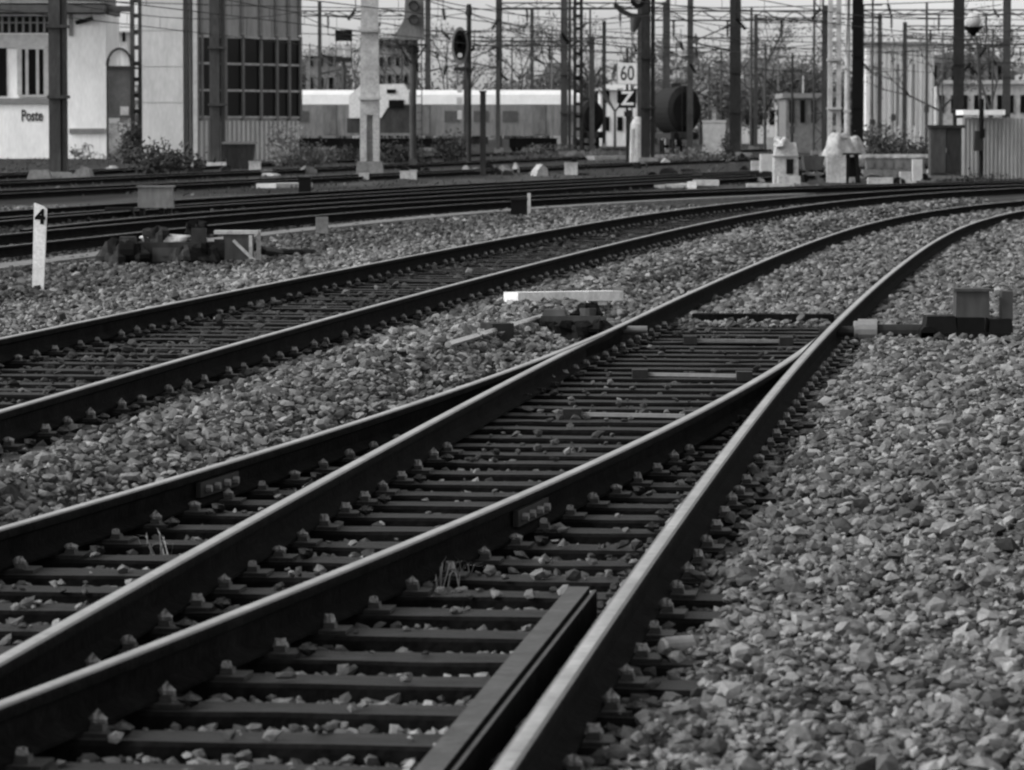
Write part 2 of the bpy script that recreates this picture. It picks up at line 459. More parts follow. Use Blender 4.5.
# ------------------------------------------------------------------ loose stones
ICO = []
ph = (1+5**.5)/2
for a, b in ((-1,ph),(1,ph),(-1,-ph),(1,-ph)): ICO += [(a,b,0)]
for a, b in ((-1,ph),(1,ph),(-1,-ph),(1,-ph)): ICO += [(0,a,b)]
for a, b in ((-1,ph),(1,ph),(-1,-ph),(1,-ph)): ICO += [(b,0,a)]
ICO = [(-1,ph,0),(1,ph,0),(-1,-ph,0),(1,-ph,0),(0,-1,ph),(0,1,ph),(0,-1,-ph),(0,1,-ph),(ph,0,-1),(ph,0,1),(-ph,0,-1),(-ph,0,1)]
IF = np.array([(0,11,5),(0,5,1),(0,1,7),(0,7,10),(0,10,11),(1,5,9),(5,11,4),(11,10,2),(10,7,6),(7,1,8),(3,9,4),(3,4,2),(3,2,6),(3,6,8),(3,8,9),(4,9,5),(2,4,11),(6,2,10),(8,6,7),(9,8,1)])
IV = np.array(ICO)/math.hypot(1, ph)
def pts(y0, y1, dens, margin=1.2):
    A_ = (1.22*512/F*2)*(y1*y1-y0*y0)/2 + 2*margin*(y1-y0)
    n = int(A_*dens)
    y = rng.uniform(y0, y1, int(n*1.6)); hw = y*512/F*1.15+margin
    wmax = y1*512/F*1.15+margin
    x = rng.uniform(-wmax, wmax, len(y)); k = np.abs(x) < hw
    # density correct: expected kept share
    nn = int((2*hw.mean())*(y1-y0)*dens)
    x, y = x[k][:nn], y[k][:nn]
    return x, y
def stones(bands, name, label):
    XX, YY, SS = [], [], []
    for y0, y1, dens, size in bands:
        x, y = pts(y0, y1, dens)
        XX.append(x); YY.append(y); SS.append(size*np.exp(rng.normal(0, .40, len(x))))
    x = np.concatenate(XX); y = np.concatenate(YY); sz = np.concatenate(SS)
    h, s, t, d, inTO = fields(x, y)
    tb = np.abs(t-B_OFF)
    # keep stones off rails
    keep = np.ones(len(x), bool)
    for tr in (t-G, t+G+d, ):
        keep &= np.abs(tr) > .085
    keep &= ~((y < TOE) & ((np.abs(t+G) < .085) | (np.abs(t-G+d) < .085)))
    keep &= ~((y < 13) & (t > G-.24) & (t < G))
    keep &= np.abs(tb-G) > .085
    # sleepers: stones hardly lie on top
    on = np.zeros(len(x), bool)
    for (sx, sy, sa, x0, x1) in SLEEPERS:
        lx = (x-sx)*math.cos(sa)+(y-sy)*math.sin(sa); ly = -(x-sx)*math.sin(sa)+(y-sy)*math.cos(sa)
        on |= (np.abs(ly) < .125) & (lx > x0-.02) & (lx < x1+.02)
    sw0 = (y < TOE+2.5)
    inside = (h < .02) | (tb < G+.15)
    base_top = np.where(tb < G+.15, BZ, 0.)+STOP
    keep &= ~(on & inside & (rng.random(len(x)) > np.where(sw0, .05*ss(-.2,.6,fractal(x, y, 2.))+.01, .03)))
    sw = (y < TOE+2.5) & (t < G) & (t > -G-d)
    pass
    x, y, sz, h, s, on, inside, sw, base_top = [a[keep] for a in (x, y, sz, h, s, on, inside, sw, base_top)]
    sz = np.minimum(sz, np.where(sw, .052, 1.9*np.median(sz)*np.ones_like(sz)))
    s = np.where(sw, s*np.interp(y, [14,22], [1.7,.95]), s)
    n = len(x)
    z = h + rng.normal(.002, .019, n)*np.where(sw, .6, 1) + sz*.12
    z = np.where(on & inside, base_top+sz*.3, z)
    # random deform
    a, b, c = rng.uniform(0, 6.28, n), rng.uniform(0, 6.28, n), rng.uniform(0, 6.28, n)
    ca, sa, cb, sb, cc, sc = np.cos(a), np.sin(a), np.cos(b), np.sin(b), np.cos(c), np.sin(c)
    V = IV[None]*(1+rng.uniform(-.45,.34,(n,12,1)))*np.stack([rng.uniform(.85,1.45,n), rng.uniform(.7,1.1,n), rng.uniform(.5,.9,n)],1)[:,None,:]
    def rot(V, c1, s1, i, j):
        Q = V.copy(); Q[:,:,i] = V[:,:,i]*c1[:,None]-V[:,:,j]*s1[:,None]; Q[:,:,j] = V[:,:,i]*s1[:,None]+V[:,:,j]*c1[:,None]; return Q
    V = rot(V, ca, sa, 0, 1); V = rot(V, np.cos(b*.2-.6), np.sin(b*.2-.6), 1, 2); V = rot(V, cc, sc, 0, 1)
    V = V*sz[:,None,None]*.5 + np.stack([x, y, z], 1)[:,None,:]
    Fc = (IF[None]+12*np.arange(n)[:,None,None]).reshape(-1, 3)
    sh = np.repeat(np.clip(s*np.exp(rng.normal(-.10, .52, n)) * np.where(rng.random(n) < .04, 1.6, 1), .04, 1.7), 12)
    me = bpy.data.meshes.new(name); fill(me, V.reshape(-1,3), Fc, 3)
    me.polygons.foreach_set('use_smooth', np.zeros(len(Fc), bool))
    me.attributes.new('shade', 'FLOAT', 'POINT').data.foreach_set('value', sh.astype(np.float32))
    me.materials.append(M['stone'])
    o = bpy.data.objects.new(name, me); COL.objects.link(o); tag(o, label, 'ballast', kind='stuff')
stones([(7.5,16,1500,.031),(16,26,1000,.037),(26,38,560,.046),(38,56,200,.065),(56,85,55,.095)], 'ballast_stones', 'grey crushed stone ballast lying loose around and between the rails')

# ------------------------------------------------------------------ grass tufts in the turnout
def tuft(px, py, n, hh, label, m='grass', name='grass_tuft', spread=.05):
    b = MB(); r = random.Random(px)
    for i in range(n):
        a = r.uniform(0, 6.28); l = hh*r.uniform(.5,1.1); lean = r.uniform(.2,1.0)
        p0 = Vector((r.gauss(0,spread*.5), r.gauss(0,spread*.5), 0)); dr = Vector((math.cos(a), math.sin(a), 0)); sd = Vector((-dr.y, dr.x, 0))*.0035
        p1 = p0+dr*l*lean*.4+Vector((0,0,l*.7)); p2 = p0+dr*l*lean+Vector((0,0,l*(1-.35*lean)))
        b.add([p0-sd, p0+sd, p1+sd*.8, p1-sd*.8, p2], [(0,1,2,3),(3,2,4)])
    o = b.build(name, M[m]); p = P(px, py); o.location = (p.x, p.y, p.z)
    tag(o, label, 'plant'); return o
tuft(440, 598, 16, .16, 'wispy dry weed growing between sleepers near the middle of the turnout')
tuft(152, 560, 14, .13, 'small dry weed between the two leftmost turnout rails', spread=.08)
tuft(455, 585, 18, .12, 'dry weed leaning over the sleeper end right beside the wispy weed', spread=.12)
tuft(300, 505, 12, .10, 'dry weed between the second rail and the outer left rail, far along', spread=.02)
tuft(585, 545, 9, .08, 'tiny dry weed by the foot of the third rail beside a sleeper', spread=.012)
tuft(262, 640, 10, .10, 'dry weed stalks just inside the third rail at lower left')
# lying can
p = P(677, 664)
c = MB(); c.cyl((-.045,.02,0),(.045,-.02,0),.030,n=16); c.cyl((.045,-.02,0),(.052,-.023,0),.027,.020,n=16,mi=1); c.cyl((-.045,.02,0),(-.052,.023,0),.027,.02,n=16,mi=1)
o = c.build('drink_can', [M['trim'], M['whitedirty']], smooth=False); o.location = (p.x, p.y, p.z+.055); o.rotation_euler.z = 1.0
tag(o, 'small crushed pale drink can lying on ballast right of the rail', 'can')
# a pale splinter standing at lower left
o = MB(); o.bar((0,0,0),(.01,.01,.09),.008,.006); o = o.build('wood_splinter', M['whitedirty']); p = P(124, 706); o.location = (p.x, p.y, -.03)
tag(o, 'thin pale splinter sticking up at lower left of the turnout', 'splinter')

# ------------------------------------------------------------------ numbered post
p = P(38, 291)
t_ = thing('marker_post', p, 'white upright marker post with a black 4 beside the second track', 'marker post')
b = MB(); b.prism([(-.055,-.05),(.055,-.05),(.07,.80),(.03,.83),(-.055,.86)], -.03, .03); b.build('post', M['white'], t_)
text('number', '4', .19, M['black'], t_, (.008,-.034,.72), bold=.008, depth=.003)
t_.rotation_euler = (0,.03,0)

# ------------------------------------------------------------------ white plank, machines
p0, p1 = P(511, 307), P(616, 316)
b = MB(); v = p1-p0; L_ = v.length
b.box((0,0,0),(L_,.15,.08)); b.box((-L_*.3,.02,-.055),(.12,.12,.04)); b.box((L_*.33,.02,-.055),(.12,.12,.04))
o = b.build('plank', M['white']); o.location = ((p0+p1)/2)+Vector((0,0,.125)); o.rotation_euler = (0,.02,math.atan2(v.y,v.x))
tag(o, 'long bright white plank lying across stones between the second track and the turnout', 'plank')
def point_machine(px, py, rz, label, sc=1.0, hand=True, lump=False):
    t_ = thing('point_machine', P(px, py), label, 'point machine', rz)
    b = MB(); b.base(0,0,.0,.62*sc,.42*sc,.12*sc); b.base(0,0,.12*sc,.56*sc,.36*sc,.09*sc,taper=.86); b.build('housing', M['dsteel'], t_)
    b = MB(); b.base(-.14*sc,0,.2*sc,.2*sc,.25*sc,.06*sc,taper=.8); b.cyl((.13*sc,0,.2*sc),(.13*sc,0,.27*sc),.07*sc,n=12); b.build('cover', M['dsteel2'], t_)
    if lump:
        for q, (lx_, ly_, lz_, lr) in enumerate(((-.2,-.2,.07,.09),(.02,-.22,.06,.11),(.22,-.2,.08,.08),(.1,.05,.2,.08))):
            b = MB(); b.blob((lx_,ly_,lz_),(lr*1.3,lr,lr*.8),amp=.4,seed=q+20); b.build('cable_clump', M['black'], t_)
    b = MB()
    for sx in (-1,1): b.base(sx*.28*sc,0,-.05,.1*sc,.62*sc,.07)
    b.build('mounting_foot', M['plate'], t_)
    b = MB(); b.cyl((.31*sc,-.05,.09),(.62*sc,-.05,.09),.03*sc,n=10); b.build('drive_rod', M['msteel'], t_)
    if hand:
        b = MB(); b.bar((-.1,.05,.24),(-.34,.05,.30),.03); b.cyl((-.34,.05,.30),(-.40,.05,.31),.05,n=10); b.build('hand_lever', M['dsteel'], t_)
    return t_
point_machine(572, 341, -.1, 'dark lumpy point machine on the ballast below the white plank', .9, hand=False, lump=True)
# pale pull rod on the ground
a, c2 = P(448, 354), P(541, 325)
b = MB(); mid = (a+c2)/2
b.cyl(a-mid+Vector((0,0,.06)), c2-mid+Vector((0,0,.06)), .022, n=8); b2 = MB(); q_ = (a-mid)*.02
b2.box((q_.x,q_.y,.05),(.16,.22,.12),rz=.4)
t_ = thing('pull_rod', mid, 'pale steel pull rod on stones left of the leftmost turnout rail', 'rod')
b.build('rod', M['railtop'], t_); b2.build('clamp', M['dsteel'], t_)
for (ax, ay, bx_, by, lab) in ((640,374,744,376,'bright stretcher bar crossing between the blades, nearer the toe'),(572,414,694,416,'pale stretcher bar crossing between the blades, farther from the toe'),(690,340,786,341,'thin dull stretcher bar crossing just before the toe')):
    a, c2 = P(ax, ay, .075), P(bx_, by, .075); mid = (a+c2)/2; b = MB(); b.bar(a-mid, c2-mid, .035, .02)
    t_ = thing('stretcher_bar', mid, lab, 'rod'); b.build('bar', M['trim'] if 'thin' not in lab else M['railold'], t_)
    for q in (a, c2):
        b = MB(); b.box(q-mid, (.10,.12,.06)); b.build('bracket', M['plate'], t_)
a, c2 = P(694, 325), P(832, 325); mid = (a+c2)/2
b = MB(); v = c2-a; b.box((0,0,.03),(v.length,.20,.12)); o = b.build('toe_timber', M['sleeperside']); o.location = mid; o.rotation_euler.z = sang
tag(o, 'nearly black crosswise timber where the stone filled bed meets the bare sleepers', 'timber')
def fishplate(line, Yp, side, rail_label):
    ob = [o for o in bpy.data.objects if o.get('label') == rail_label][0]
    i = int(np.argmin(np.abs(line[:,1]-Yp))); p = line[i]; t = line[i+1]-line[i-1]; a = math.atan2(t[1], t[0])
    n = Vector((t[1], -t[0], 0)).normalized()*side
    b = MB(); b.box((0,0,0),(.62,.022,.062))
    for q in (-.22,-.08,.08,.22): b.cyl((q,-.011*side,0),(q,-.035*side,0),.017,n=6,mi=1)
    f = b.build('fishplate', [M['dsteel'], M['bolt']], ob)
    f.location = (p[0]+n.x*.026-ob.location.x, p[1]+n.y*.026-ob.location.y, RZ-.075); f.rotation_euler.z = a
fishplate(q3, 16.4, 1, 'third rail from the left in the turnout, curving to a point against the right rail')
fishplate(qs, 17.6, 1, 'outer left running rail of the turnout, leftmost of its four rails in front')
# right point machine: several parts
pr = P(966, 341)
t_ = thing('point_machine', pr, 'large dark point machine with a grey box on top, right of the turnout toe', 'point machine')
b = MB(); b.base(-.02,0,.0,.66,.40,.07); b.base(-.20,.0,.07,.24,.34,.12,taper=.85); b.base(.02,.0,.07,.20,.34,.11); b.base(.24,.0,.07,.18,.34,.10,taper=.9)
b.cyl((-.30,-.2,.06),(-.30,.2,.06),.06,n=10); b.build('housing', M['black'], t_)
b = MB(); b.base(.04,.03,.18,.25,.22,.19,taper=.97); b.base(.04,.03,.37,.28,.25,.02); b.build('control_box', M['dsteel2'], t_)
b = MB(); b.base(.30,.05,.15,.08,.2,.22); b.build('bracket', M['dsteel2'], t_)
b = MB(); b.cyl((-.33,0,.07),(-.66,0.0,.07),.055,n=12); b.cyl((-.34,-.12,.03),(-.05,-.32,.02),.018,n=8); b.build('drive_rod', M['dsteel'], t_)
b = MB(); b.cyl((-.66,0,.08),(-.80,0.01,.08),.085,n=14); b.cyl((-.80,.01,.08),(-.83,.01,.08),.07,n=14); b.build('rod_coupling', M['trim'], t_)
b = MB(); b.cyl((-.83,.01,.07),(-1.08,.03,.07),.04,n=10); b.build('stretcher_bar', M['dsteel'], t_)
# left cluster
pl = P(180, 266)
t_ = thing('ground_junction_machine', pl, 'long low dark point machine strewn with pale rags, left of the second track', 'point machine', .05)
b = MB(); b.base(-.05,0,.02,.95,.5,.26,taper=.9); b.base(-.60,.0,0,.26,.4,.34,taper=.7); b.base(.22,.0,.02,.20,.42,.42,taper=.85); b.build('housing', M['dsteel'], t_)
b = MB(); b.cyl((-.68,-.22,.17),(-.52,-.22,.17),.13,n=12); b.build('drum', M['black'], t_); b = MB(); b.cyl((.40,-.2,.15),(.52,-.2,.15),.17,n=12); b.build('drum', M['black'], t_)
b = MB(); b.base(-.06,-.252,.06,.5,.01,.16); b.base(-.06,-.262,.12,.3,.012,.03); b.build('side_panel', M['dsteel2'], t_)
for q, (lx_, ly_, lz_, lr) in enumerate(((-.7,-.2,.12,.16),(-.45,-.28,.1,.12),(.05,-.3,.08,.12),(.3,-.3,.12,.14),(-.25,-.05,.32,.12),(.2,.0,.42,.1))):
    b = MB(); b.blob((lx_,ly_,lz_),(lr*1.2,lr*.8,lr),amp=.45,seed=q+40); b.build('cable_clump', M['black'] if q % 2 else M['dsteel'], t_)

b = MB(); b.blob((0,0,0),(.30,.14,.05),amp=.35,seed=3); b.blob((.25,.03,0),(.2,.12,.04),amp=.35,seed=4)
o = b.build('rag', M['whitedirty'], smooth=True); o.location = pl+Vector((-.12,0,.31)); tag(o, 'crumpled pale rag draped over the top of the dark left machine', 'rag')
pb = P(228, 264)
t_ = thing('cable_box', pb+Vector((.12,.1,0)), 'pale open junction box with white sides beside the dark left machine', 'junction box')
b = MB(); b.base(0,0,.05,.34,.3,.30); b.build('box', M['dsteel2'], t_)
b = MB(); b.base(-.02,0,.352,.52,.34,.04); b.build('lid', M['whitedirty'], t_)
b = MB(); b.base(.15,-.17,0,.04,.02,.34); b.base(.24,-.1,0,.05,.03,.40); b.bar((-.05,-.18,.28),(.2,-.2,.04),.035); b.build('side_bracket', M['whitedirty'], t_)
# cable
def tube(name, pts_, r, m, label, cat):
    b = MB(); o_ = Vector(pts_[0])
    pp = [Vector(p)-o_ for p in pts_]
    for i in range(len(pp)-1): b.cyl(pp[i], pp[i+1], r, n=8)
    ob = b.build(name, M[m]); ob.location = o_; tag(ob, label, cat); return ob
cp_ = [P(232,264)+Vector((0,0,.30)), P(248,263)+Vector((0,0,.24)), P(262,262)+Vector((0,0,.14)), P(280,258)+Vector((0,0,.06)), P(300,257)+Vector((0,0,.05)), P(313,256)+Vector((0,0,.04))]
tube('cable', cp_, .05, 'black', 'thick black cable hose sagging from the pale box onto the stones', 'cable')
# grey box beyond
t_ = thing('track_box', P(156, 219), 'grey box on dark feet between the yard tracks above the left machine', 'junction box')
b = MB(); b.base(.0,0,.20,.62,.4,.36,taper=.95); b.base(0,0,.56,.66,.44,.03); b.build('box', M['msteel'], t_)
b = MB()
for sx in (-.24,.1,.24): b.base(sx,0,-.02,.08,.3,.22)
b.build('leg', M['black'], t_)
b = MB(); b.base(-.62,.1,0,.5,.4,.2,taper=.8); b.cyl((-.9,0,.12),(-.4,0,.12),.09); b.build('side_housing', M['black'], t_)
def small_box(px, py, w, h, d, m, label, name='junction_box', cat='box', lid=True, feet=True):
    t_ = thing(name, P(px, py), label, cat)
    b = MB(); b.base(0,0,.04 if feet else 0,w,d,h-.04); b.build('box', M[m], t_)
    if lid: b = MB(); b.base(0,0,h+.001,w*1.06,d*1.08,h*.07+.01); b.build('lid', M[m], t_)
    if feet:
        b = MB()
        for sx in (-1,1): b.base(sx*w*.35,0,-.03,w*.14,d*.8,.068)
        b.build('foot', M['concreted'], t_)
    return t_
small_box(519, 217, .30, .30, .3, 'black', 'small black box beside the far rail of the second track, centre')
o = MB(); o.base(0,0,0,.06,.05,.42); o = o.build('stake', M['whitedirty']); o.location = P(529, 216); tag(o, 'short white stake standing right of the small black box', 'stake')
small_box(405, 180, .30, .26, .3, 'whitedirty', 'left one of two small white boxes side by side in front of the signal')
small_box(413.5, 180.5, .20, .30, .3, 'whitedirty', 'right one of two small white boxes side by side in front of the signal')
small_box(571, 176, .44, .42, .4, 'concrete', 'white cube shaped block on the track edge left of the signs')
small_box(322, 236, .18, .28, .2, 'concreted', 'little grey post box at the end of the black cable', lid=False)
small_box(364, 181, .3, .22, .3, 'whitedirty', 'little white block at the foot of the pale concrete mast')
small_box(305, 198, .28, .45, .3, 'black', 'black stump box at the end of the pale trough lid')
small_box(188, 172, .40, .42, .4, 'concrete', 'pale lump shaped box on the ground left of the second mast')
small_box(255, 172, .45, .38, .4, 'concrete', 'pale block lying right of the dark low bin')
def slab(pa, pb, w, h, m, label, name='trough_lid', cat='trough'):
    a, c = P(*pa), P(*pb); v = c-a; mid = (a+c)/2
    b = MB(); n = max(1, int(v.length/1.0)); L = v.length
    for i in range(n): b.base(-L/2+L*(i+.5)/n,0,0,L/n-.015,w,h)
    o = b.build(name, M[m]); o.location = mid; o.rotation_euler.z = math.atan2(v.y, v.x); tag(o, label, cat)
slab((266,188),(303,187),.6,.12,'trimlight','short pale concrete trough lid left of the black stump')
slab((628,189),(684,187),.8,.1,'white','white concrete slab lying by the tracks behind the second track, centre right', 'concrete_slab', 'slab')
slab((590,161),(748,157),.5,.25,'concrete','long pale concrete edge running behind the signs toward the right', 'concrete_kerb', 'kerb')
# long trough left
tl = offs(A, -9.2, 44, 100)
b = MB(); o_ = tl[len(tl)//2]
for i in range(0, len(tl)-4, 4):
    b.bar((tl[i][0]-o_[0], tl[i][1]-o_[1], .07), (tl[i+4][0]-o_[0], tl[i+4][1]-o_[1]-.02, .07), .42, .10)
o = b.build('cable_trough', M['concreted']); o.location = (o_[0], o_[1], 0); tag(o, 'long grey concrete cable trough between the second and third tracks', 'cable trough')

# ------------------------------------------------------------------ masts
def hbeam(b, w, h, d=None, z0=0, x=0, y=0):
    d = d or w; t = w*.07
    b.base(x, y-d/2, z0, w, t, h); b.base(x, y+d/2, z0, w, t, h); b.base(x, y, z0, t, d-t-.004, h)
def lattice(b, w, h, z0=0, x=0, y=0, e=None, a=.09):
    e = e or w
    for sx in (-1,1):
        for sy in (-1,1): b.base(x+sx*(w-a)/2, y+sy*(w-a)/2, z0, a, a, h)
    z = z0; k = 0
    while z < z0+h-e:
        s = 1 if k % 2 else -1
        for sy in (-1,1): b.bar((x-s*w/2*.85, y+sy*(w/2-.01), z),(x+s*w/2*.85, y+sy*(w/2-.01), z+e), a*.6, a*.35)
        for sx in (-1,1): b.bar((x+sx*(w/2-.01), y-s*w/2*.85, z),(x+sx*(w/2-.01), y+s*w/2*.85, z+e), a*.35, a*.6)
        z += e; k += 1
def insul(b, a, c, r=.07):
    a, c = Vector(a), Vector(c); n = 5
    b.cyl(a, c, r*.35, n=8)
    for i in range(n):
        p = a.lerp(c, (i+.5)/n); dv = (c-a).normalized()*((c-a).length/n*.3)
        b.cyl(p-dv, p+dv, r, r*.5, n=10)
def cantilever(t_, h, side, L=2.6):
    b = MB()
    b.cyl((side*.2,0,h),(side*L,0,h+.5),.045,n=8); b.cyl((side*.2,0,h+1.5),(side*L*.95,0,h+.52),.04,n=8)
    b.cyl((side*L*.35,0,h+.1),(side*(L+.5),0,h-.35),.03,n=8); b.cyl((side*(L+.4),0,h-.33),(side*(L-.3),0,h-.6),.02,n=6)
    arm = b.build('cantilever_arm', M['dsteel2'], t_)
    for q in (((side*.15,0,h-.02),(side*.75,0,h+.1)), ((side*.15,0,h+1.55),(side*.8,0,h+1.25))):
        b = MB(); insul(b, q[0], q[1], .11); b.build('insulator', M['dsteel'], arm)
def mast(px, py, w, kind, label, h=11.5, m='dsteel', plinth='concreted', side=0, extra=None, ph=.35, armh=6.2):
    t_ = thing('catenary_mast', P(px, py), label, 'mast')
    b = MB()
    if kind == 'h': hbeam(b, w, h, w*.8)
    elif kind == 'lattice': lattice(b, w, h)
    elif kind == 'double':
        u = w*.34
        b.base(-w/2+u/2,0,0,u,w*.5,h); b.base(w/2-u/2,0,0,u,w*.5,h)
        z = .8
        while z < h: b.base(0,0,z,w-2*u-.004,w*.3,w*.35); z += w*1.3
    elif kind == 'channel':
        hbeam(b, w*.62, h, w*.7, x=-w*.17); b.base(w*.33,0,0,w*.26,w*.5,h)
    elif kind == 'concrete':
        b.base(0,0,2.1,w,w*.7,h-2.1,taper=.72); u = w*.34
        b.base(-w/2+u/2,0,0,u,w*.7,2.098); b.base(w/2-u/2,0,0,u,w*.7,2.098); b.base(0,.1,.0,w-2*u-.004,w*.2,2.09)
    else: b.cyl((0,0,0),(0,0,h),w/2,w*.4,n=12)
    b.build('post', M[m], t_)
    b = MB(); b.base(0,0,-.1,w*1.5,w*1.5,ph+.1,taper=.85); b.build('plinth', M[plinth], t_)
    if side: cantilever(t_, armh, side)
    # small bands / fittings
    for z in (2.6, 4.9): b = MB(); b.base(0,0,z,w*1.12,w*1.05,.10); b.build('clamp_band', M[m], t_)
    return t_
t1 = mast(59, 178, .62, 'channel', 'thick dark steel mast in front of the white signal building', m='dsteel2', ph=.2)
b = MB(); b.base(-.55,-.1,0,.8,.6,.34,taper=.7); b.base(.6,.1,0,.7,.5,.22,taper=.8)
o = b.build('rubble_block', M['concreted']); o.location = P(58, 181); tag(o, 'rough broken concrete at the foot of the leftmost mast', 'rubble')
mast(218, 170, .66, 'channel', 'dark steel mast standing in front of the black windowed building', m='dsteel2', plinth='concrete', ph=.32)
mast(370, 176, .66, 'concrete', 'pale grey concrete mast with a slotted foot, standing left of the signals', m='concrete', ph=.5)
mast(137, 160, .66, 'double', 'dark laced mast between the white building and the grey building', m='dsteel2')
mast(320, 150, .30, 'h', 'thin dark mast just right of the black windowed building', h=12, m='dsteel2', side=1)
mast(354, 147, .24, 'tube', 'thin pale mast close behind the pale concrete mast', h=9, m='concrete')
mast(428, 151, .42, 'h', 'slim dark mast right behind the large backboard signal', h=12, m='dsteel2', side=1)
mast(499, 152, .46, 'h', 'slim dark mast between the oval signal and the paired masts', h=12, m='dsteel', side=-1)
mast(532, 149, .30, 'h', 'thin dark mast midway between the oval signal and the paired masts', h=12, m='dsteel2', side=1)
mast(566, 157, .66, 'channel', 'left mast of the broad dark pair in the centre', m='dsteel2')
mast(578, 156, .60, 'double', 'right mast of the broad dark pair in the centre', m='dsteel')
mast(604, 147, .36, 'h', 'thin dark mast just left of the number sign', h=12, m='dsteel', side=1)
mast(648, 165, .66, 'channel', 'thick dark mast directly right of the number sign', m='dsteel', plinth='concreted')
mast(665, 151, .38, 'h', 'narrow mast standing left of the black rounded wagon', m='dsteel2', side=1)
mast(690, 156, .36, 'h', 'narrow mast standing in front of the black rounded wagon', m='dsteel2')
mast(676, 145, .24, 'tube', 'very thin pole behind the black rounded wagon', h=11, m='msteel')
mast(709, 146, .2, 'tube', 'very thin short pole above the white cabinet', h=8.2, m='dsteel2')
mast(735, 158, .62, 'h', 'dark broad mast right of the white cabinet', m='dsteel', side=-1)
mast(751, 150, .26, 'tube', 'thin grey pole just right of the dark broad mast', m='dsteel2')
mast(818, 156, .64, 'lattice', 'open lattice mast left of the pale concrete mast at right', m='dsteel2')
mast(834, 164, .62, 'double', 'pale grey concrete mast with holes up its height, at right', m='concrete', plinth='concrete')
mast(847, 160, .34, 'tube', 'narrow pale pole squeezed between the pale and dark masts at right', m='concrete')
mast(857, 166, .46, 'h', 'nearly black broad mast next to the pale concrete mast at right', m='black')
mast(803, 150, .16, 'tube', 'thin pale pole above the white bulk bag', h=6, m='trimlight')
mast(958, 162, .52, 'h', 'dark mast rising behind the dark relay cabinet at far right', m='dsteel')
mast(1006, 156, .46, 'h', 'grey mast cut by the right edge of the picture', m='dsteel2')
mast(881, 149, .18, 'tube', 'thin mast in front of the tall pale building', h=10, m='dsteel')
mast(902, 146, .14, 'tube', 'thin pipe pole in front of the middle of the tall pale building', h=7.5, m='msteel')
for q, (px, py, w_, h_, m_) in enumerate([(447,150,.14,9,'msteel'),(512,146,.2,11,'dsteel2'),(552,150,.16,10,'msteel'),(590,149,.2,12,'dsteel2'),(632,147,.18,12,'msteel'),(721,148,.16,9,'dsteel2'),(765,152,.22,8,'dsteel2'),(778,148,.16,10,'msteel'),(792,153,.2,7,'dsteel'),(872,152,.2,12,'dsteel2'),(893,150,.16,9,'msteel'),(926,152,.22,11,'dsteel2'),(942,149,.16,10,'msteel'),(992,152,.18,9,'dsteel2'),(310,152,.14,8,'msteel'),(402,152,.16,9,'dsteel2')]):
    t_ = thing('thin_pole', P(px, py), ['slim pole','thin pole','slender pole'][q % 3]+' '+['just left of the oval signal','between the two slim masts right of the oval signal','closely left of the broad paired masts','closely right of the broad paired masts','behind the number sign','above the pale equipment cabinet','right of the thin grey pole past the broad mast','halfway between the thin grey pole and the lattice mast','left of the thin pale pole near the lattice mast','just right of the nearly black broad mast','before the left part of the tall pale building','before the right edge of the tall pale building','left of the mast behind the relay cabinet','right of the yard lamp at far right','hard against the black windowed building','left of the backboard signal post'][q], 'pole')
    b = MB(); b.cyl((0,0,0),(0,0,h_),w_*.5,w_*.4,n=8); b.build('shaft', M[m_], t_)
    b = MB(); b.bar((-.7,0,h_-1.2),(.7,0,h_-1.2),.08); b.build('crossarm', M[m_], t_)
    b = MB(); b.base(0,-w_*.5-.1,1.4+(q%4)*.5,.35,.2,.5); b.build('switch_box', M['dsteel2'], t_)
mast(193, 158, .16, 'tube', 'slim pole at the corner of the grey panelled building', h=10, m='trimlight')

# ------------------------------------------------------------------ gantries
def gantry(x0, x1, ybeam, Y, depth, label, post=.3, m='dsteel2', posts=(1,1)):
    a, c = at(x0, ybeam, Y), at(x1, ybeam, Y); z = a.z; L = c.x-a.x
    t_ = thing('catenary_gantry', ((a.x+c.x)/2, Y, 0), label, 'gantry')
    b = MB()
    for dz in (0, depth):
        for dy in (-.2,.2): b.box((0, dy, z-dz), (L, .07, .09))
    n = int(L/.9); 
    for i in range(n):
        xx = -L/2+L*i/n; x2 = xx+L/n
        s = depth if i % 2 else 0
        for dy in (-.2,.2): b.bar((xx,dy,z-s),(x2,dy,z-depth+s),.05)
    b.build('beam', M[m], t_)
    for k, s in zip(posts, (-1,1)):
        if k:
            b = MB(); hbeam(b, post, z+.3, post, x=s*L/2); b.build('post', M[m], t_)
            b = MB(); b.base(s*L/2,0,-.1,post*1.7,post*1.7,.4); b.build('plinth', M['concreted'], t_)
    for i in range(int(L/3.2)):
        xx = -L/2+2+i*3.2
        b = MB(); insul(b, (xx,0,z-depth),(xx,0,z-depth-.9),.12); b.bar((xx,0,z-depth-.9),(xx,0,z-depth-1.3),.05); b.build('insulator', M['dsteel'], t_)
gantry(255, 416, 11, 300, .35, 'truss gantry spanning behind the pale concrete mast, upper left of centre')
gantry(466, 592, 41, 262, .30, 'low truss gantry between the oval signal and the paired masts')
gantry(498, 668, 3, 290, .35, 'high truss gantry over the centre, above the paired masts')
gantry(640, 826, 11, 250, .55, 'deep truss gantry spanning above the black rounded wagon')
gantry(756, 880, 18, 330, .35, 'distant truss gantry beside the open lattice mast')
gantry(862, 1060, 10, 285, .30, 'upper gantry at far right above the relay cabinet')
gantry(905, 1050, 26, 330, .30, 'second gantry at far right just under the upper one')
gantry(872, 1040, 44, 420, .35, 'lowest and farthest gantry at far right')
gantry(905, 1034, 36, 372, .25, 'third gantry at far right above the lowest one')
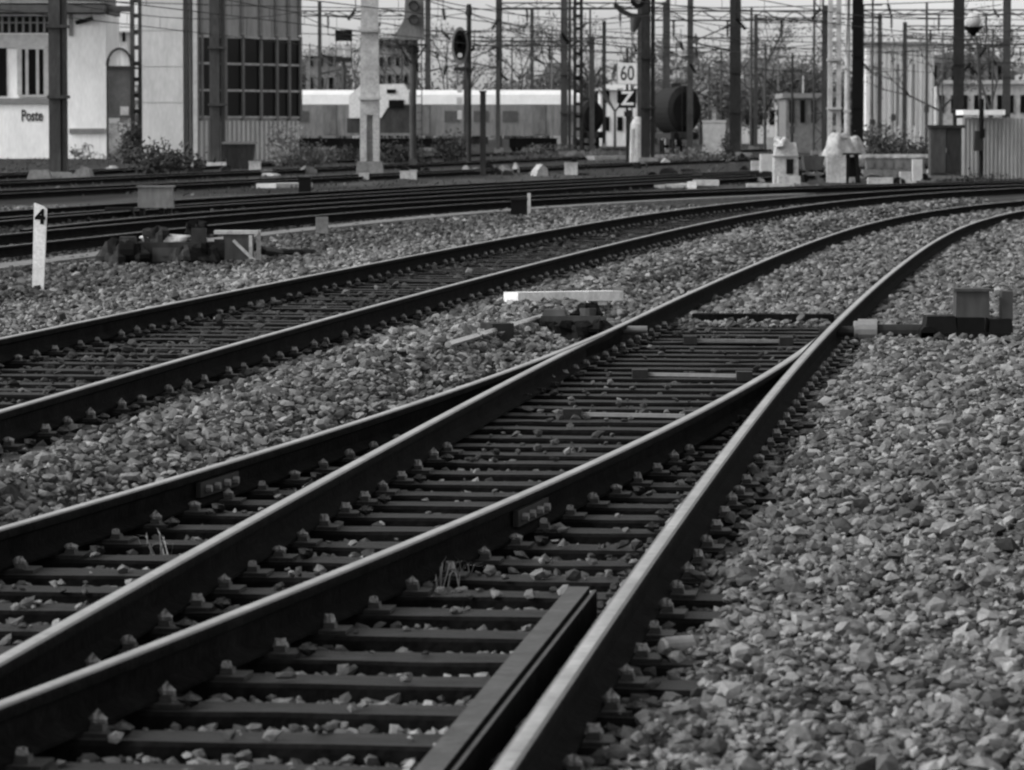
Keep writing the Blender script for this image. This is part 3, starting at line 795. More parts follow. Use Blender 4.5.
# ------------------------------------------------------------------ catenary wires
def wire(p, q, sag, name, label, r=.018, n=24, drop=None):
    p, q = Vector(p), Vector(q); b = MB(); pts_ = []
    for i in range(n+1):
        t = i/n; pts_.append(p.lerp(q, t)-Vector((0,0,sag*4*t*(1-t))))
    o_ = p.copy()
    for i in range(n): b.cyl(pts_[i]-o_, pts_[i+1]-o_, r, n=5, caps=False)
    if drop:
        for i in range(1, n): b.cyl(pts_[i]-o_, Vector((pts_[i].x, pts_[i].y, min(drop, pts_[i].z-.1)))-o_, r*.6, n=4, caps=False)
        b.cyl(Vector((p.x,p.y,drop))-o_, Vector((q.x,q.y,drop))-o_, r, n=5, caps=False)
    ob = b.build(name, M['dsteel']); ob.location = o_; tag(ob, label, 'overhead wire', 'overhead wires above the yard tracks'); return ob
WL = 'thin dark overhead wire with droppers above the yard tracks'
k_ = 0
for nm, ln, y0 in FAR[:4]:
    for a_, b_ in ((120,190),(190,262),(262,335)):
        xa, xb = np.interp(a_, ln[:,1], ln[:,0]), np.interp(b_, ln[:,1], ln[:,0])
        if b_ > ln[-1,1]: xb = ln[-1,0]+.25*(b_-ln[-1,1])
        wire((xa,a_,6.9),(xb,b_,6.9),1.0,'overhead_wire',WL,drop=5.5,n=12)
for X0, Y0, X1, Y1, z in ((-30,200,30,215,8.2),(-25,240,40,250,7.6),(5,230,48,240,7.0),(10,260,60,280,9.3),(-8,180,22,300,6.6),(30,190,20,330,7.2),(12,150,26,330,6.4),(24,260,50,262,6.3),(22,300,60,305,8.6),(-4,190,16,330,7.5)):
    wire((X0,Y0,z),(X1,Y1,z+.3),.8,'overhead_wire','thin dark span wire sagging between the masts',r=.025)

rw = random.Random(9)
for i in range(16):
    y0 = rw.uniform(190, 300); x0 = rw.uniform(-.05,.06)*y0; z = rw.uniform(6.2, 10)
    wire((x0,y0,z),(x0+rw.uniform(8,24),y0+rw.uniform(-10,30),z+rw.uniform(-.6,.6)),rw.uniform(.3,.9),'overhead_wire','thin dark span wire sagging between the masts',r=.022,n=14)
for i in range(34):
    y0 = rw.uniform(200, 330); x0 = rw.uniform(-.045,.118)*y0; z = rw.uniform(5.6, 9.6)
    b = MB(); insul(b, (0,0,0), (rw.uniform(-.6,.6),0,-.55), .13); b.bar((0,0,0),(0,0,.8),.04)
    o = b.build('hanging_insulator', M['black']); o.location = (x0,y0,z); tag(o, 'small dark insulator hanging among the overhead wires of the yard', 'insulator', 'insulators hanging among the overhead wires')
# ------------------------------------------------------------------ signals
def signal(px, py, Ytop, label, style, h_px):
    base = P(px, py); Y = base.y; s = F/Y
    ztop = at(px, Ytop, Y).z
    t_ = thing('signal', base, label, 'signal')
    return t_, Y, s, ztop
# large backboard signal
base = P(413, 168); Y = base.y
t_ = thing('signal', base, 'large dark backboard signal on a thick post with a small platform', 'signal')
z40 = at(413, 40, Y).z; zt = at(413, -8, Y).z
b = MB(); b.cyl((0,0,0),(0,0,z40),.15,n=12); b.base(0,0,0,.35,.35,.4); b.build('post', M['dsteel2'], t_)
w = 13*Y/F
b = MB(); b.prism([(-w*1.0,z40),(w*.9,z40),(w*.9,z40+.4),(w*.85,zt),(-w*.55,zt),(-w*.65,z40+.9),(-w*1.3,z40+.25)], -.22, -.16)
bd = b.build('backboard', M['msteel'], t_)
for i, pz in enumerate((6, 20)):
    zz = at(413, pz, Y).z
    b = MB(); b.cyl((.05,-.22,zz),(.05,-.50,zz),.20,.22,n=16,caps=False); b.build('hood', M['dsteel'], bd)
    b = MB(); b.cyl((.05,-.222,zz),(.05,-.25,zz),.19,n=16); b.build('lens', M['traingrey'], bd)
b = MB(); b.base(0,-.1,z40-.25,1.3,1.0,.07); 
for sx in (-.6,0,.6): b.bar((sx,-.55,z40-.2),(sx,-.55,z40-1.0) if sx == 0 else (0,-.05,z40-1.1),.05)
b.cyl((0,-.2,z40-.55),(0,-.2,z40-.3),.28,n=12); b.build('platform', M['dsteel'], t_)
b = MB()
for zz in np.arange(.6, z40-.4, .35): b.base(.28,-.02,zz,.24,.04,.03)
b.bar((.38,-.02,.3),(.38,-.02,z40),.04); b.build('ladder', M['dsteel2'], t_)
# oval signal
base = P(469, 166); Y = base.y
t_ = thing('signal', base, 'black oval headed signal with one pale lamp, on a slim post', 'signal')
zt = at(469, 4, Y).z
b = MB(); b.cyl((0,0,0),(0,0,zt-.5),.11,n=10); b.cyl((0,0,zt-.5),(0,0,zt),.17,.1,n=10); b.build('post', M['dsteel'], t_)
hc = at(460, 46, Y); hx = hc.x-base.x
def oval(rx, rz, n=28): return [(rx*math.cos(a)*1.0, rz*math.sin(a)) for a in np.linspace(0, 2*math.pi, n, endpoint=False)]
cx_ = hx
poly = [(x+cx_, (z if abs(z) < 0 else z)+hc.z) for x, z in oval(.38,.86)]
b = MB(); b.prism(poly, -.12, -.06); hd = b.build('border', M['msteel'], t_)
poly = [(x+cx_, z+hc.z+.05) for x, z in oval(.29,.66)]
b = MB(); b.prism(poly, -.19, -.123); hb = b.build('head', M['black'], t_)
b = MB(); b.cyl((cx_,-.19,hc.z-.42),(cx_,-.23,hc.z-.42),.11,n=14); b.build('lamp', M['trimlight'], hb)
for dz in (.35,.0): 
    b = MB(); b.cyl((cx_,-.19,hc.z+dz),(cx_,-.42,hc.z+dz),.12,.13,n=14,caps=False); b.build('hood', M['black'], hb)
b = MB(); b.bar((cx_,0,hc.z-.5),(0,0,hc.z-.5),.08); b.bar((cx_,0,hc.z+.5),(0,0,hc.z+.5),.08); b.base(cx_,-.1,hc.z-1.12,.55,.3,.18); b.base(.1,-.1,zt-1.25,.9,.3,.06); b.build('bracket', M['dsteel'], t_)
b = MB(); b.base(-.42,0,3.3,.22,.2,.3); b.base(-.42,0,2.75,.26,.2,.34); b.base(-.42,0,2.1,.2,.2,.4); b.build('plate', M['trimlight'], t_)
# white cabinet by the signals
small_box(422, 147, .95, 1.7, .5, 'trimlight', 'pale tall cabinet standing right of the large backboard signal post', 'equipment_cabinet', 'cabinet')
# twin-lamp signal seen at upper left of centre
base = P(344, 152); Y = base.y
t_ = thing('signal', base, 'distant signal with a black top box and pale square below it', 'signal')
zz = at(344, 30, Y).z; z2 = at(344, 41, Y).z; z3 = at(344, 62, Y).z
b = MB(); b.cyl((0,0,0),(0,0,z3),.14,n=8); b.bar((-.55,0,z3),(-.55,0,zz),.07); b.bar((.55,0,z3),(.55,0,zz),.07); b.build('post', M['dsteel2'], t_)
b = MB(); b.base(0,-.05,z2,1.25,.3,zz-z2); b.build('head', M['black'], t_)
b = MB(); b.base(-.28,-.08,z3+.45,.45,.1,.75); b.base(.3,-.08,z3+.45,.45,.1,.75); b.build('panel', M['whitedirty'], t_)
b = MB(); b.base(0,-.05,z3,1.2,.4,.35); b.build('platform', M['dsteel'], t_)
# upper signal on mast arm right of the 60 sign
base = P(652, 166); Y = base.y
t_ = thing('signal_bracket', at(638, 4, Y-.4), 'round black signal lamp hanging on a curved bracket beside the thick centre mast', 'signal')
b = MB(); 
pts_ = [(-1.05,0,.0),(-.75,0,-.30),(-.3,0,-.52),(.15,0,-.55),(.5,0,-.45)]
for i in range(4): b.bar(pts_[i], pts_[i+1], .12, .22)
b.bar((.5,0,-.45),(.5,.1,1.2),.08); b.bar((-1.0,0,0),(-1.0,0,1.0),.06); b.build('bracket', M['dsteel'], t_)
b = MB(); b.cyl((0,.0,.15),(0,-.3,.15),.34,n=18); h_ = b.build('head', M['black'], t_)
b = MB(); b.cyl((0,-.3,.15),(0,-.33,.15),.14,n=14); b.build('lens', M['msteel'], h_)
b = MB(); b.cyl((-.1,0,-.6),(-.22,0,-1.25),.28,.12,n=12); b.bar((.05,0,-.62),(.05,0,-1.6),.05); b.build('horn', M['dsteel2'], t_)

# ------------------------------------------------------------------ signs 60 / Z
base = P(627, 163); Y = base.y; s_ = F/Y
t_ = thing('speed_sign', base, 'white square sign reading 60 above a black square sign with a white Z', 'sign')
def zz(py): return at(627, py, Y).z
b = MB(); b.bar((.0,0,0),(.0,0,zz(48)),.12,.12); b.base(.12,.0,0,.18,.14,zz(110)); b.build('post', M['dsteel'], t_)
cz = (zz(63)+zz(84))/2; hh = zz(63)-zz(84)
b = MB(); b.box((0,-.12,cz),(21/s_,.03,hh)); pn = b.build('speed_board', M['white'], t_)
b = MB(); w_ = 21/s_
for sx in (-1,1): b.box((sx*(w_/2-.02),-.138,cz),(.035,.008,hh))
pf = b.build('board_edge', M['msteel'], pn)
text('number', '60', hh*.98, M['dsteel2'], pn, (0,-.14,cz-.02), sx=.70, bold=.012, depth=.004)
cz = (zz(90)+zz(108))/2; hh = zz(90)-zz(108)
b = MB(); b.box((0,-.12,cz),(17/s_,.03,hh)); pn = b.build('letter_board', M['black'], t_)
text('letter', 'Z', hh*1.05, M['white'], pn, (0,-.14,cz), bold=.022, depth=.004)
b = MB(); b.box((.06,-.1,zz(114)),(.42,.05,.26)); b.build('lower_plate', M['dsteel'], t_)
# round pale drum wrapped at foot of mast
base = P(638, 164)
t_ = thing('concrete_drum', base, 'pale tall rounded concrete footing behind the sign post', 'footing')
b = MB(); b.cyl((0,0,0),(0,0,1.9),.42,.36,n=18); b.cyl((0,0,1.9),(0,0,2.25),.36,.18,n=18); b.build('body', M['concrete'], t_, smooth=False)
b = MB(); b.base(-.28,-.30,0,.12,.1,1.7); b.build('conduit', M['trimlight'], t_)

# ------------------------------------------------------------------ signal building ("Poste")
Y = 232.0; s_ = F/Y
def Xp(px): return (px-512)*Y/F*1.0
def Zp(py): return at(512, py, Y).z
x0 = Xp(-45); x1 = Xp(107)
t_ = thing('signal_building', ((x0+x1)/2, Y, 0), 'white rendered two storey signal building with Poste lettering at far left', 'building')
cx = (x0+x1)/2
def lx(px): return Xp(px)-cx
b = MB(); b.base(0,4,-.1,x1-x0,8,Zp(14)+.1); wl = b.build('wall', M['wallwhite'], t_)
b = MB(); b.base(lx(31)-1.2,-.06,Zp(104),(x1-x0)*.43+1.9,.12,.32); b.base(lx(88),-.05,Zp(133.5),lx(107)-lx(71),.10,.28); b.build('ledge', M['trim'], t_)
b = MB(); b.base(lx(20),-.05,Zp(48),lx(54)-lx(-14),.1,.75); b.build('lintel_band', M['trimlight'], t_)
# window of the ground storey
b = MB(); a_, c_ = lx(20), lx(48); z0, z1 = Zp(97), Zp(47)
b.box(((a_+c_)/2,-.07,z0+.06),(c_-a_,.14,.12)); b.box(((a_+c_)/2,-.07,z1-.06),(c_-a_,.14,.12))
for px in (21,28.5,39,47.5): b.box((lx(px),-.075,(z0+z1)/2),(.16 if px not in (21,47.5) else .26,.15,z1-z0-.25))
wn = b.build('window', M['trimlight'], t_)
b = MB(); b.box(((a_+c_)/2,-.03,(z0+z1)/2),(c_-a_-.1,.05,z1-z0-.1)); b.build('pane', M['glass'], wn)
b = MB(); a_, c_ = lx(-40), lx(8); b.box(((a_+c_)/2,-.03,(z0+z1)/2),(c_-a_,.05,z1-z0-.1)); 
w2 = b.build('window', M['glass'], t_)
# upper storey strip windows
b = MB(); a_, c_ = lx(-40), lx(53); z0, z1 = Zp(33), Zp(16)
b.box(((a_+c_)/2,-.02,(z0+z1)/2),(c_-a_,.06,z1-z0)); wu = b.build('window', M['glass'], t_)
b = MB()
for px in range(-38, 54, 7): b.box((lx(px),-.08,(z0+z1)/2),(.12,.06,z1-z0))
b.box(((a_+c_)/2,-.08,(z0+z1)/2+.1),(c_-a_,.05,.08)); b.build('glazing_bar', M['trim'], wu)
# balcony / roof overhang and upper storey
b = MB(); b.base(lx(42)-1,3.4,Zp(13),lx(112)-lx(-45)+.6,9.6,.42); b.base(lx(94),1,Zp(12)+.05,lx(132)-lx(60),1.2,.30); rf = b.build('roof', M['roofd'], t_)
b = MB(); b.base(lx(30),4.2,Zp(8)+.3,lx(104)-lx(-45),7,1.9); b.build('upper_wall', M['trim'], t_)
b = MB(); b.base(lx(30),.69,Zp(8)+.3,lx(100)-lx(-40),.02,.01)
for px in (72, 82, 92): b.base(lx(px),.67,Zp(6)+.6,.5,.05,1.2)
b.build('upper_window', M['walllight'], t_)
b = MB(); b.bar((lx(78),-.25,Zp(23)),(lx(95),-.5,Zp(18.5)),.18,.22); b.bar((lx(86),0,Zp(21)),(lx(86),-.3,Zp(21)),.08); b.build('wall_lamp', M['black'], t_)
b = MB(); b.bar((lx(72.5),-.08,Zp(14)),(lx(72.5),-.08,Zp(36)),.22,.12); b.build('downpipe', M['trim'], t_)
text('lettering', 'Poste', .86, M['dsteel'], t_, (lx(33),-.02,Zp(116)), sx=.62, bold=.018, depth=.01)
# shelter with arched glazed roof
Y = 226.0
def Zq(py, Y): return at(512, py, Y).z
c_ = at(120, 150, Y); k = Y/F
t_ = thing('arched_shelter', (c_.x, Y, 0), 'small glazed shelter with an arched top between the two buildings', 'shelter')
r = 11.5*k; zc = Zq(66, Y)
b = MB(); arc = [(-r*1.05, zc)] + [(r*math.cos(a), zc+ .95*r*1.5*math.sin(a)) for a in np.linspace(math.pi, 0, 14)]
b.prism(arc[1:], .1, 3.0); b.build('arched_roof', M['walllight'], t_)
b = MB(); prev = None
for a in np.linspace(math.pi, 0, 15):
    p_ = (r*1.06*math.cos(a), -.02, zc+r*1.5*math.sin(a))
    if prev: b.bar(prev, p_, .16, .12)
    prev = p_
b.bar((r*1.06,-.02,zc),(r*1.06,-.02,0),.14); b.bar((-r*1.06,-.02,zc),(-r*1.06,-.02,0),.1); b.box((0,-.02,zc-.1),(2*r,.12,.2)); b.build('frame', M['dsteel'], t_)
b = MB(); b.base(0,.5,Zq(118,Y),2*r*.98,.8,zc-Zq(118,Y)-.2); b.build('glazing', M['glassgrey'], t_)
b = MB(); b.base(0,.5,0,2*r*.98,.82,Zq(123,Y)); b.base(.25,.05,Zq(115,Y),.45,.06,.45); b.build('low_wall', M['concrete'], t_)

# ------------------------------------------------------------------ grey building with black windows
Y = 215.0; k = Y/F
xL = (143-512)*k; xC = (184-512)*k; 
t_ = thing('office_building', (xC, Y, 0), 'grey panelled building with a tall grid of black windows', 'building')
Hh = Zq(-40, Y)
b = MB(); b.base((xL-xC)/2,5.01,-.1,xC-xL,10,Hh+.1); b.build('panel_wall', M['wallgrey'], t_)
b = MB()
for py in (102, 66, 30, -5): b.box(((xL-xC)/2,-.002,Zq(py,Y)),(xC-xL-.02,.02,.03))
b.build('panel_joint', M['trimlight'], t_)
# angled facade receding to the right
xe = (299-512)*k*1.035; ye = 8.0; A0 = Vector((.75,.2,0)); A1 = Vector((xe-xC, ye, 0))
dv = A1-A0; ang = math.atan2(dv.y, dv.x); Lf = dv.length
def fac(u, v, z): q = A0+dv.normalized()*u + Vector((-dv.normalized().y, dv.normalized().x, 0))*v; return (q.x, q.y, z)
b = MB(); b.box(fac(Lf/2,.3,Hh/2-.05),(Lf,.6,Hh+.1),rz=ang); b.build('clad_wall', M['wallmid'], t_)
b = MB(); b.base(.12,.15,0,.20,.25,Hh); b.cyl((.42,-.1,0),(.42,-.1,Hh),.09,n=8); b.build('corner_post', M['dsteel2'], t_)
b = MB(); b.base(.62,.0,0,.22,.35,Hh); b.build('corner_pilaster', M['trimlight'], t_)
zt_, zb_ = Zq(36,Y), Zq(117,Y)
cols = [.02,.25,.42,.60,.76,.885,1.0]; rows = 3
for i in range(len(cols)-1):
    u0, u1 = cols[i]*Lf, cols[i+1]*Lf
    for j in range(rows):
        z0 = zb_+(zt_-zb_)*j/rows; z1 = zb_+(zt_-zb_)*(j+1)/rows
        b = MB(); b.box(fac((u0+u1)/2,-.01,(z0+z1)/2),(u1-u0-.10,.06,z1-z0-.10),rz=ang); fw = b.build('window', M['glass'], t_)
b = MB()
for c in cols: b.box(fac(c*Lf,-.08,(zt_+zb_)/2),(.17,.16,zt_-zb_+.3),rz=ang)
b.build('window_mullion', M['msteel'], t_)
b = MB()
for j in range(rows+1): b.box(fac(Lf/2,-.06,zb_+(zt_-zb_)*j/rows),(Lf,.10,.11),rz=ang)
b.build('window_rail', M['concrete'], t_)
b = MB()
for i in range(22): b.box(fac(Lf*(i+.5)/22,-.03,zb_/2-.1),(Lf/22*.45,.07,zb_-.2),rz=ang)
b.build('ribbed_cladding', M['wallgrey'], t_)
b = MB()
for c in cols: b.box(fac(c*Lf,-.06,(Hh+zt_)/2+.1),(.2,.12,Hh-zt_-.2),rz=ang)
b.box(fac(Lf/2,-.05,zt_+2.4),(Lf,.10,.12),rz=ang); b.build('upper_pilaster', M['trim'], t_)
b = MB(); b.base((xL-xC)/2,5,Hh,xC-xL,10,.4); b.box(fac(Lf/2,.3,Hh+.2),(Lf,.8,.4),rz=ang); b.build('roof', M['roofd'], t_)

# dark bin
t_ = thing('rubble_bin', P(240, 170), 'dark low tapered bin standing right of the second mast', 'bin')
b = MB(); b.box((0,0,.55),(1.0,.9,1.0),taper=1.2); b.build('bin', M['dsteel'], t_)
b = MB(); b.base(0,0,1.05,1.35,1.2,.10); b.build('rim', M['msteel'], t_)
# ------------------------------------------------------------------ passenger train
def coach(xc, Y, L, label, cat='carriage', name='train_carriage'):
    t_ = thing(name, (xc, Y, 0), label, cat, group='carriages of the distant pale train')
    b = MB(); b.prism([(-1.4,1.1),(1.4,1.1),(1.45,2.2),(1.42,3.1),(1.1,3.1),(-1.1,3.1),(-1.42,3.1),(-1.45,2.2)], -L/2, L/2)
    o = b.build('body', M['traingrey'], t_); o.rotation_euler.z = math.pi/2
    b = MB(); b.prism([(-1.43,3.12),(1.43,3.12),(1.3,3.75),(.8,4.05),(-.8,4.05),(-1.3,3.75)], -L/2, L/2)
    o = b.build('roof', M['trainwhite'], t_); o.rotation_euler.z = math.pi/2
    n = int(L/1.9)
    for i in range(n):
        x = -L/2+L*(i+.5)/n
        b = MB()
        if i in (1, n-2): b.base(x,-1.45,1.2,.9,.05,1.9); b.build('door', M['msteel'], t_)
        else: b.base(x,-1.46,2.0,1.05,.04,.7); b.build('window', M['glassgrey'], t_)
    for sx in (-1,1):
        b = MB(); b.base(sx*(L/2-3.5),0,.35,3.4,2.2,.6)
        for q in (-1,1):
            for sy in (-1,1): b.cyl((sx*(L/2-3.5)+q*1.2,sy*.75-.06,.48),(sx*(L/2-3.5)+q*1.2,sy*.75+.06,.48),.46,n=16)
        b.build('bogie', M['black'], t_)
    b = MB()
    for x in np.arange(-L/2+7, L/2-7, 2.2): b.base(x,-.9,.55,1.4,.5,.5)
    b.build('underfloor_box', M['dsteel'], t_)
TY = 300
coach(-17.0, TY, 14.2, 'carriage of the distant pale train showing just right of the black windowed building')
coach(-2.2, TY, 14.4, 'carriage of the distant pale train behind the oval signal and the slim masts')
for o in list(bpy.data.objects):
    if o.name.startswith('train_carriage'): o.scale = (1,1,1.1)
# white locomotive
Y = 262.0; k = Y/F
c_ = at(378, 150, Y)
t_ = thing('locomotive', (c_.x, Y, 0), 'white locomotive with sloping nose and dark cab windows, parked behind the pale mast', 'locomotive')
b = MB(); zz_ = lambda py: at(512, py, Y).z
b.prism([((350-378)*k,zz_(118)),((350-378)*k,zz_(96)),((362-378)*k,zz_(85)),((404-378)*k,zz_(84)),((409-378)*k,zz_(92)),((409-378)*k,zz_(104)),((388-378)*k,zz_(108)),((382-378)*k,zz_(118))], -1.4, 1.4); b.build('body', M['white'], t_)
b = MB(); b.base((396-378)*k,0,zz_(133),2.2,2.7,zz_(105)-zz_(133)-.02); b.base((372-378)*k,0,zz_(133),3.0,2.6,zz_(118.5)-zz_(133)); b.build('underbody', M['dsteel2'], t_)
b = MB(); b.box(((392-378)*k,-1.42,zz_(91.5)),(9*k,.06,4*k)); b.box(((397-378)*k,-1.42,zz_(104)),(15*k,.08,8*k)); b.build('window', M['black'], t_)
b = MB()
for q in (-1.5,-.4,.7,1.6): b.cyl((q,-1.2,.5),(q,-1.05,.5),.5,n=18)
b.base(0,0,.5,4.6,2.0,.6); b.build('bogie', M['black'], t_)
# ------------------------------------------------------------------ tank wagons, end on
def tank(px, py, r, L, label, rz=0.06):
    t_ = thing('tank_wagon', P(px, py), label, 'wagon', rz); t_.scale = (.78, 1, 1.12)
    b = MB(); zc = 1.25+r; b.cyl((0,0,zc),(0,L,zc),r,n=28); b.cyl((0,-.25,zc),(0,0,zc),r*.7,r,n=28); b.build('tank', M['black'], t_, smooth=False)
    b = MB(); b.base(0,L/2,.95,2.0,L+1,.3); b.base(0,-.3,.9,2.3,.25,.45); b.build('underframe', M['dsteel'], t_)
    for sx in (-.75,.75):
        b = MB(); b.cyl((sx,-.4,1.1),(sx,-.8,1.1),.08,n=10); b.cyl((sx,-.8,1.1),(sx,-.86,1.1),.22,n=14); b.build('buffer', M['black'], t_)
    for yy in (1.2, 3.0, L-3.0, L-1.2):
        b = MB()
        for sx in (-.75,.75): b.cyl((sx-.07,yy,.47),(sx+.07,yy,.47),.46,n=18)
        b.cyl((-.75,yy,.47),(.75,yy,.47),.08,n=8); b.build('wheelset', M['black'], t_)
    b = MB()
    for sx in (-.2,.2): b.bar((sx,-.28,1.2),(sx,-.28,zc+r),.05)
    b.base(0,L/2,zc+r-.05,.8,.8,.25); b.build('ladder', M['dsteel'], t_)
tank(684, 155, 1.38, 11, 'large black rounded tank wagon seen end on, right of the signs')
tank(592, 151.5, 1.1, 11, 'smaller black rounded wagon seen end on between the paired masts and the signs')
small_box(714, 155, 1.45, 2.1, .8, 'trimlight', 'pale grey equipment cabinet right of the black rounded wagon', 'equipment_cabinet', 'cabinet')
small_box(666, 152, .62, 1.0, .5, 'white', 'small white cabinet left of the black rounded wagon', 'equipment_cabinet', 'cabinet')
# short dark post
t_ = thing('bollard_post', P(483, 176), 'short dark square post standing in the yard right of the oval signal', 'post')
b = MB(); b.base(0,0,0,.20,.2,2.85); b.build('post', M['dsteel'], t_); b = MB(); b.base(0,0,2.85,.26,.26,.06); b.build('cap', M['dsteel'], t_)

# ------------------------------------------------------------------ clutter at right
def bag(px, py, w, h, label, m='bag', seed=1, name='bulk_bag'):
    t_ = thing(name, P(px, py), label, 'bag')
    b = MB(); b.blob((0,0,h*.45),(w/2,w*.4,h*.52),amp=.22,seed=seed,n=12); b.build('sack', M[m], t_, smooth=True)
    b = MB(); b.blob((w*.05,-w*.1,h*.93),(w*.2,w*.16,h*.07),amp=.3,seed=seed+4); b.build('tied_neck', M[m], t_, smooth=True)
t_ = thing('equipment_hut', P(786, 184), 'pale squat equipment housing with a domed top and dark opening, at right', 'housing')
k = P(786,184).y/F
b = MB(); b.base(0,.3,0,24*k,.8,27*k); b.build('body', M['concrete'], t_)
b = MB(); b.box((0,.3,34.5*k),(24*k,.78,14*k),taper=.8); b.blob((-4*k,.2,40*k),(8*k,.4,6*k),seed=5,amp=.4); b.build('domed_top', M['concrete'], t_)
b = MB(); b.base(0,.28,27*k,26*k,.86,1.2*k); b.build('band', M['trim'], t_)
b = MB(); b.base(3.5*k,-.13,10*k,7*k,.06,15*k); b.build('opening', M['black'], t_)
b = MB(); b.base(2*k,-.35,0,22*k,.5,8*k); b.build('step', M['whitedirty'], t_)
small_box(768, 176, .55, .75, .5, 'trimlight', 'pale block beside the squat equipment housing, to its left', 'concrete_block', 'block', lid=False)
small_box(758, 173, .5, .45, .5, 'concrete', 'lower pale block at the left end of the clutter at right', 'concrete_block', 'block', lid=False)
small_box(771, 152, .6, 1.0, .4, 'trimlight', 'pale slim cabinet half hidden behind the squat housing', 'equipment_cabinet', 'cabinet')
t_ = thing('wheelbarrow_tipper', P(812, 182), 'dark rounded skip on a steel frame right of the pale housing', 'skip')
k = P(812,182).y/F
b = MB(); b.prism([(-8*k,12*k),(8*k,12*k),(12*k,26*k),(-10*k,26*k)], -.5, .5); b.build('tub', M['dsteel2'], t_)
b = MB()
for sx in (-7,7): b.bar((sx*k,-.35,0),(sx*k*.5,-.35,12*k),.07); b.bar((sx*k,.35,0),(sx*k*.5,.35,12*k),.07)
b.bar((-14*k,-.55,0),(-20*k,-.55,26*k),.06); b.bar((-10*k,-.4,8*k),(9*k,-.4,8*k),.08); b.build('frame', M['msteel'], t_)
b = MB(); b.cyl((-8*k,-.45,4*k),(-8*k,-.30,4*k),4*k,n=16); b.build('wheel', M['black'], t_)
small_box(806, 148, .7, 1.3, .5, 'black', 'black cabinet directly behind the dark skip', 'equipment_cabinet', 'cabinet')
bag(838, 172, 1.25, 1.45, 'pale crumpled bulk bag at the foot of the pale mast at right', seed=2)
bag(853, 170, .95, 1.35, 'rounder pale bulk bag just left of the dark mast foot', seed=6)
small_box(836, 184, .55, .75, .4, 'concrete', 'grey squarish block in front of the two bulk bags', 'concrete_block', 'block', lid=False)
t_ = thing('trestle', P(852, 183), 'dark trestle stand with a flat top in front of the pale bulk bags', 'trestle')
k = P(852,183).y/F
b = MB(); b.base(0,0,28*k,18*k,.5,2*k); b.build('top', M['dsteel'], t_)
for sx, sy in ((-1,-1),(1,-1),(-1,1),(1,1)):
    b = MB(); b.bar((sx*6*k,sy*.3,0),(sx*4*k,sy*.15,28*k),.10); b.build('leg', M['black'], t_)
b = MB(); b.base(0,.1,6*k,8*k,.1,20*k); b.build('brace_panel', M['black'], t_)
# stacked concrete troughs between trestle and cabinet
def pile(px0, px1, py, n, h, m, label, name='stacked_slab', cat='slab', dz=0, dy=0):
    a, c = P(px0, py), P(px1, py); L = c.x-a.x
    b = MB(); b.base(0,0,0,L,.5,h); 
    for i in range(n): b.base(-L/2+L*(i+.5)/n,-.26,h*.15,L/n*.5,.02,h*.5)
    o = b.build(name, M[m]); o.location = ((a.x+c.x)/2, a.y+dy, dz); tag(o, label, cat)
k = P(900,180).y/F
pile(862, 926, 180, 9, .38, 'concreted', 'bottom course of the long dark stacked slabs left of the relay cabinet')
pile(866, 924, 180, 6, .34, 'msteel', 'middle course of the long stacked slabs left of the relay cabinet', dz=.39, dy=.04)
pile(860, 927, 180, 4, .12, 'concrete', 'thin pale top course of the long stacked slabs left of the relay cabinet', dz=.74, dy=.02)
small_box(917, 184, .28, .72, .3, 'trimlight', 'pale upright block standing just left of the dark relay cabinet', 'concrete_block', 'block', lid=False)
small_box(905, 186, .3, .4, .3, 'concrete', 'short pale block in front of the stacked slabs', 'concrete_block', 'block', lid=False)
small_box(880, 186, .7, .24, .3, 'concrete', 'flat pale block lying before the stacked slabs', 'concrete_block', 'block', lid=False)
small_box(770, 187, 1.3, .14, .4, 'whitedirty', 'flat pale slab on the ballast in front of the squat housing', 'concrete_block', 'block', lid=False, feet=False)
small_box(706, 187, .7, .20, .5, 'concrete', 'low pale slab among stones, right of the white slab', 'concrete_block', 'block', lid=False)
small_box(692, 190, .22, .22, .25, 'white', 'tiny white stone block beside the far track, right of centre', 'concrete_block', 'block', lid=False)
small_box(800, 190, 1.0, .13, .4, 'concrete', 'narrow grey slab in front of the dark skip', 'concrete_block', 'block', lid=False, feet=False)
def lump(px, py, w, h, m, seed):
    r = random.Random(seed); b = MB()
    n = r.randint(5,7); poly = []
    for i in range(n):
        a = math.pi*i/(n-1); poly.append((math.cos(a)*w/2*r.uniform(.7,1.1), math.sin(a)*h*r.uniform(.6,1.1)))
    b.prism(poly, -w*.3, w*.3); o = b.build('concrete_lump', M[m]); o.location = P(px, py); o.rotation_euler.z = r.uniform(-.6,.6)
    tag(o, 'broken lump of concrete or metal lying in the yard beyond the third track', 'rubble', 'broken lumps strewn through the yard')
r_ = random.Random(31)
for i in range(110):
    px = r_.choice([r_.uniform(60,560), r_.uniform(560,940), r_.uniform(740,930)]); py = r_.uniform(158, 186) if px > 740 else r_.uniform(160,178)
    lump(px, py, r_.uniform(.2,.8), r_.uniform(.1,.42), r_.choice(['dsteel','concreted','black','concrete','msteel','black']), i)
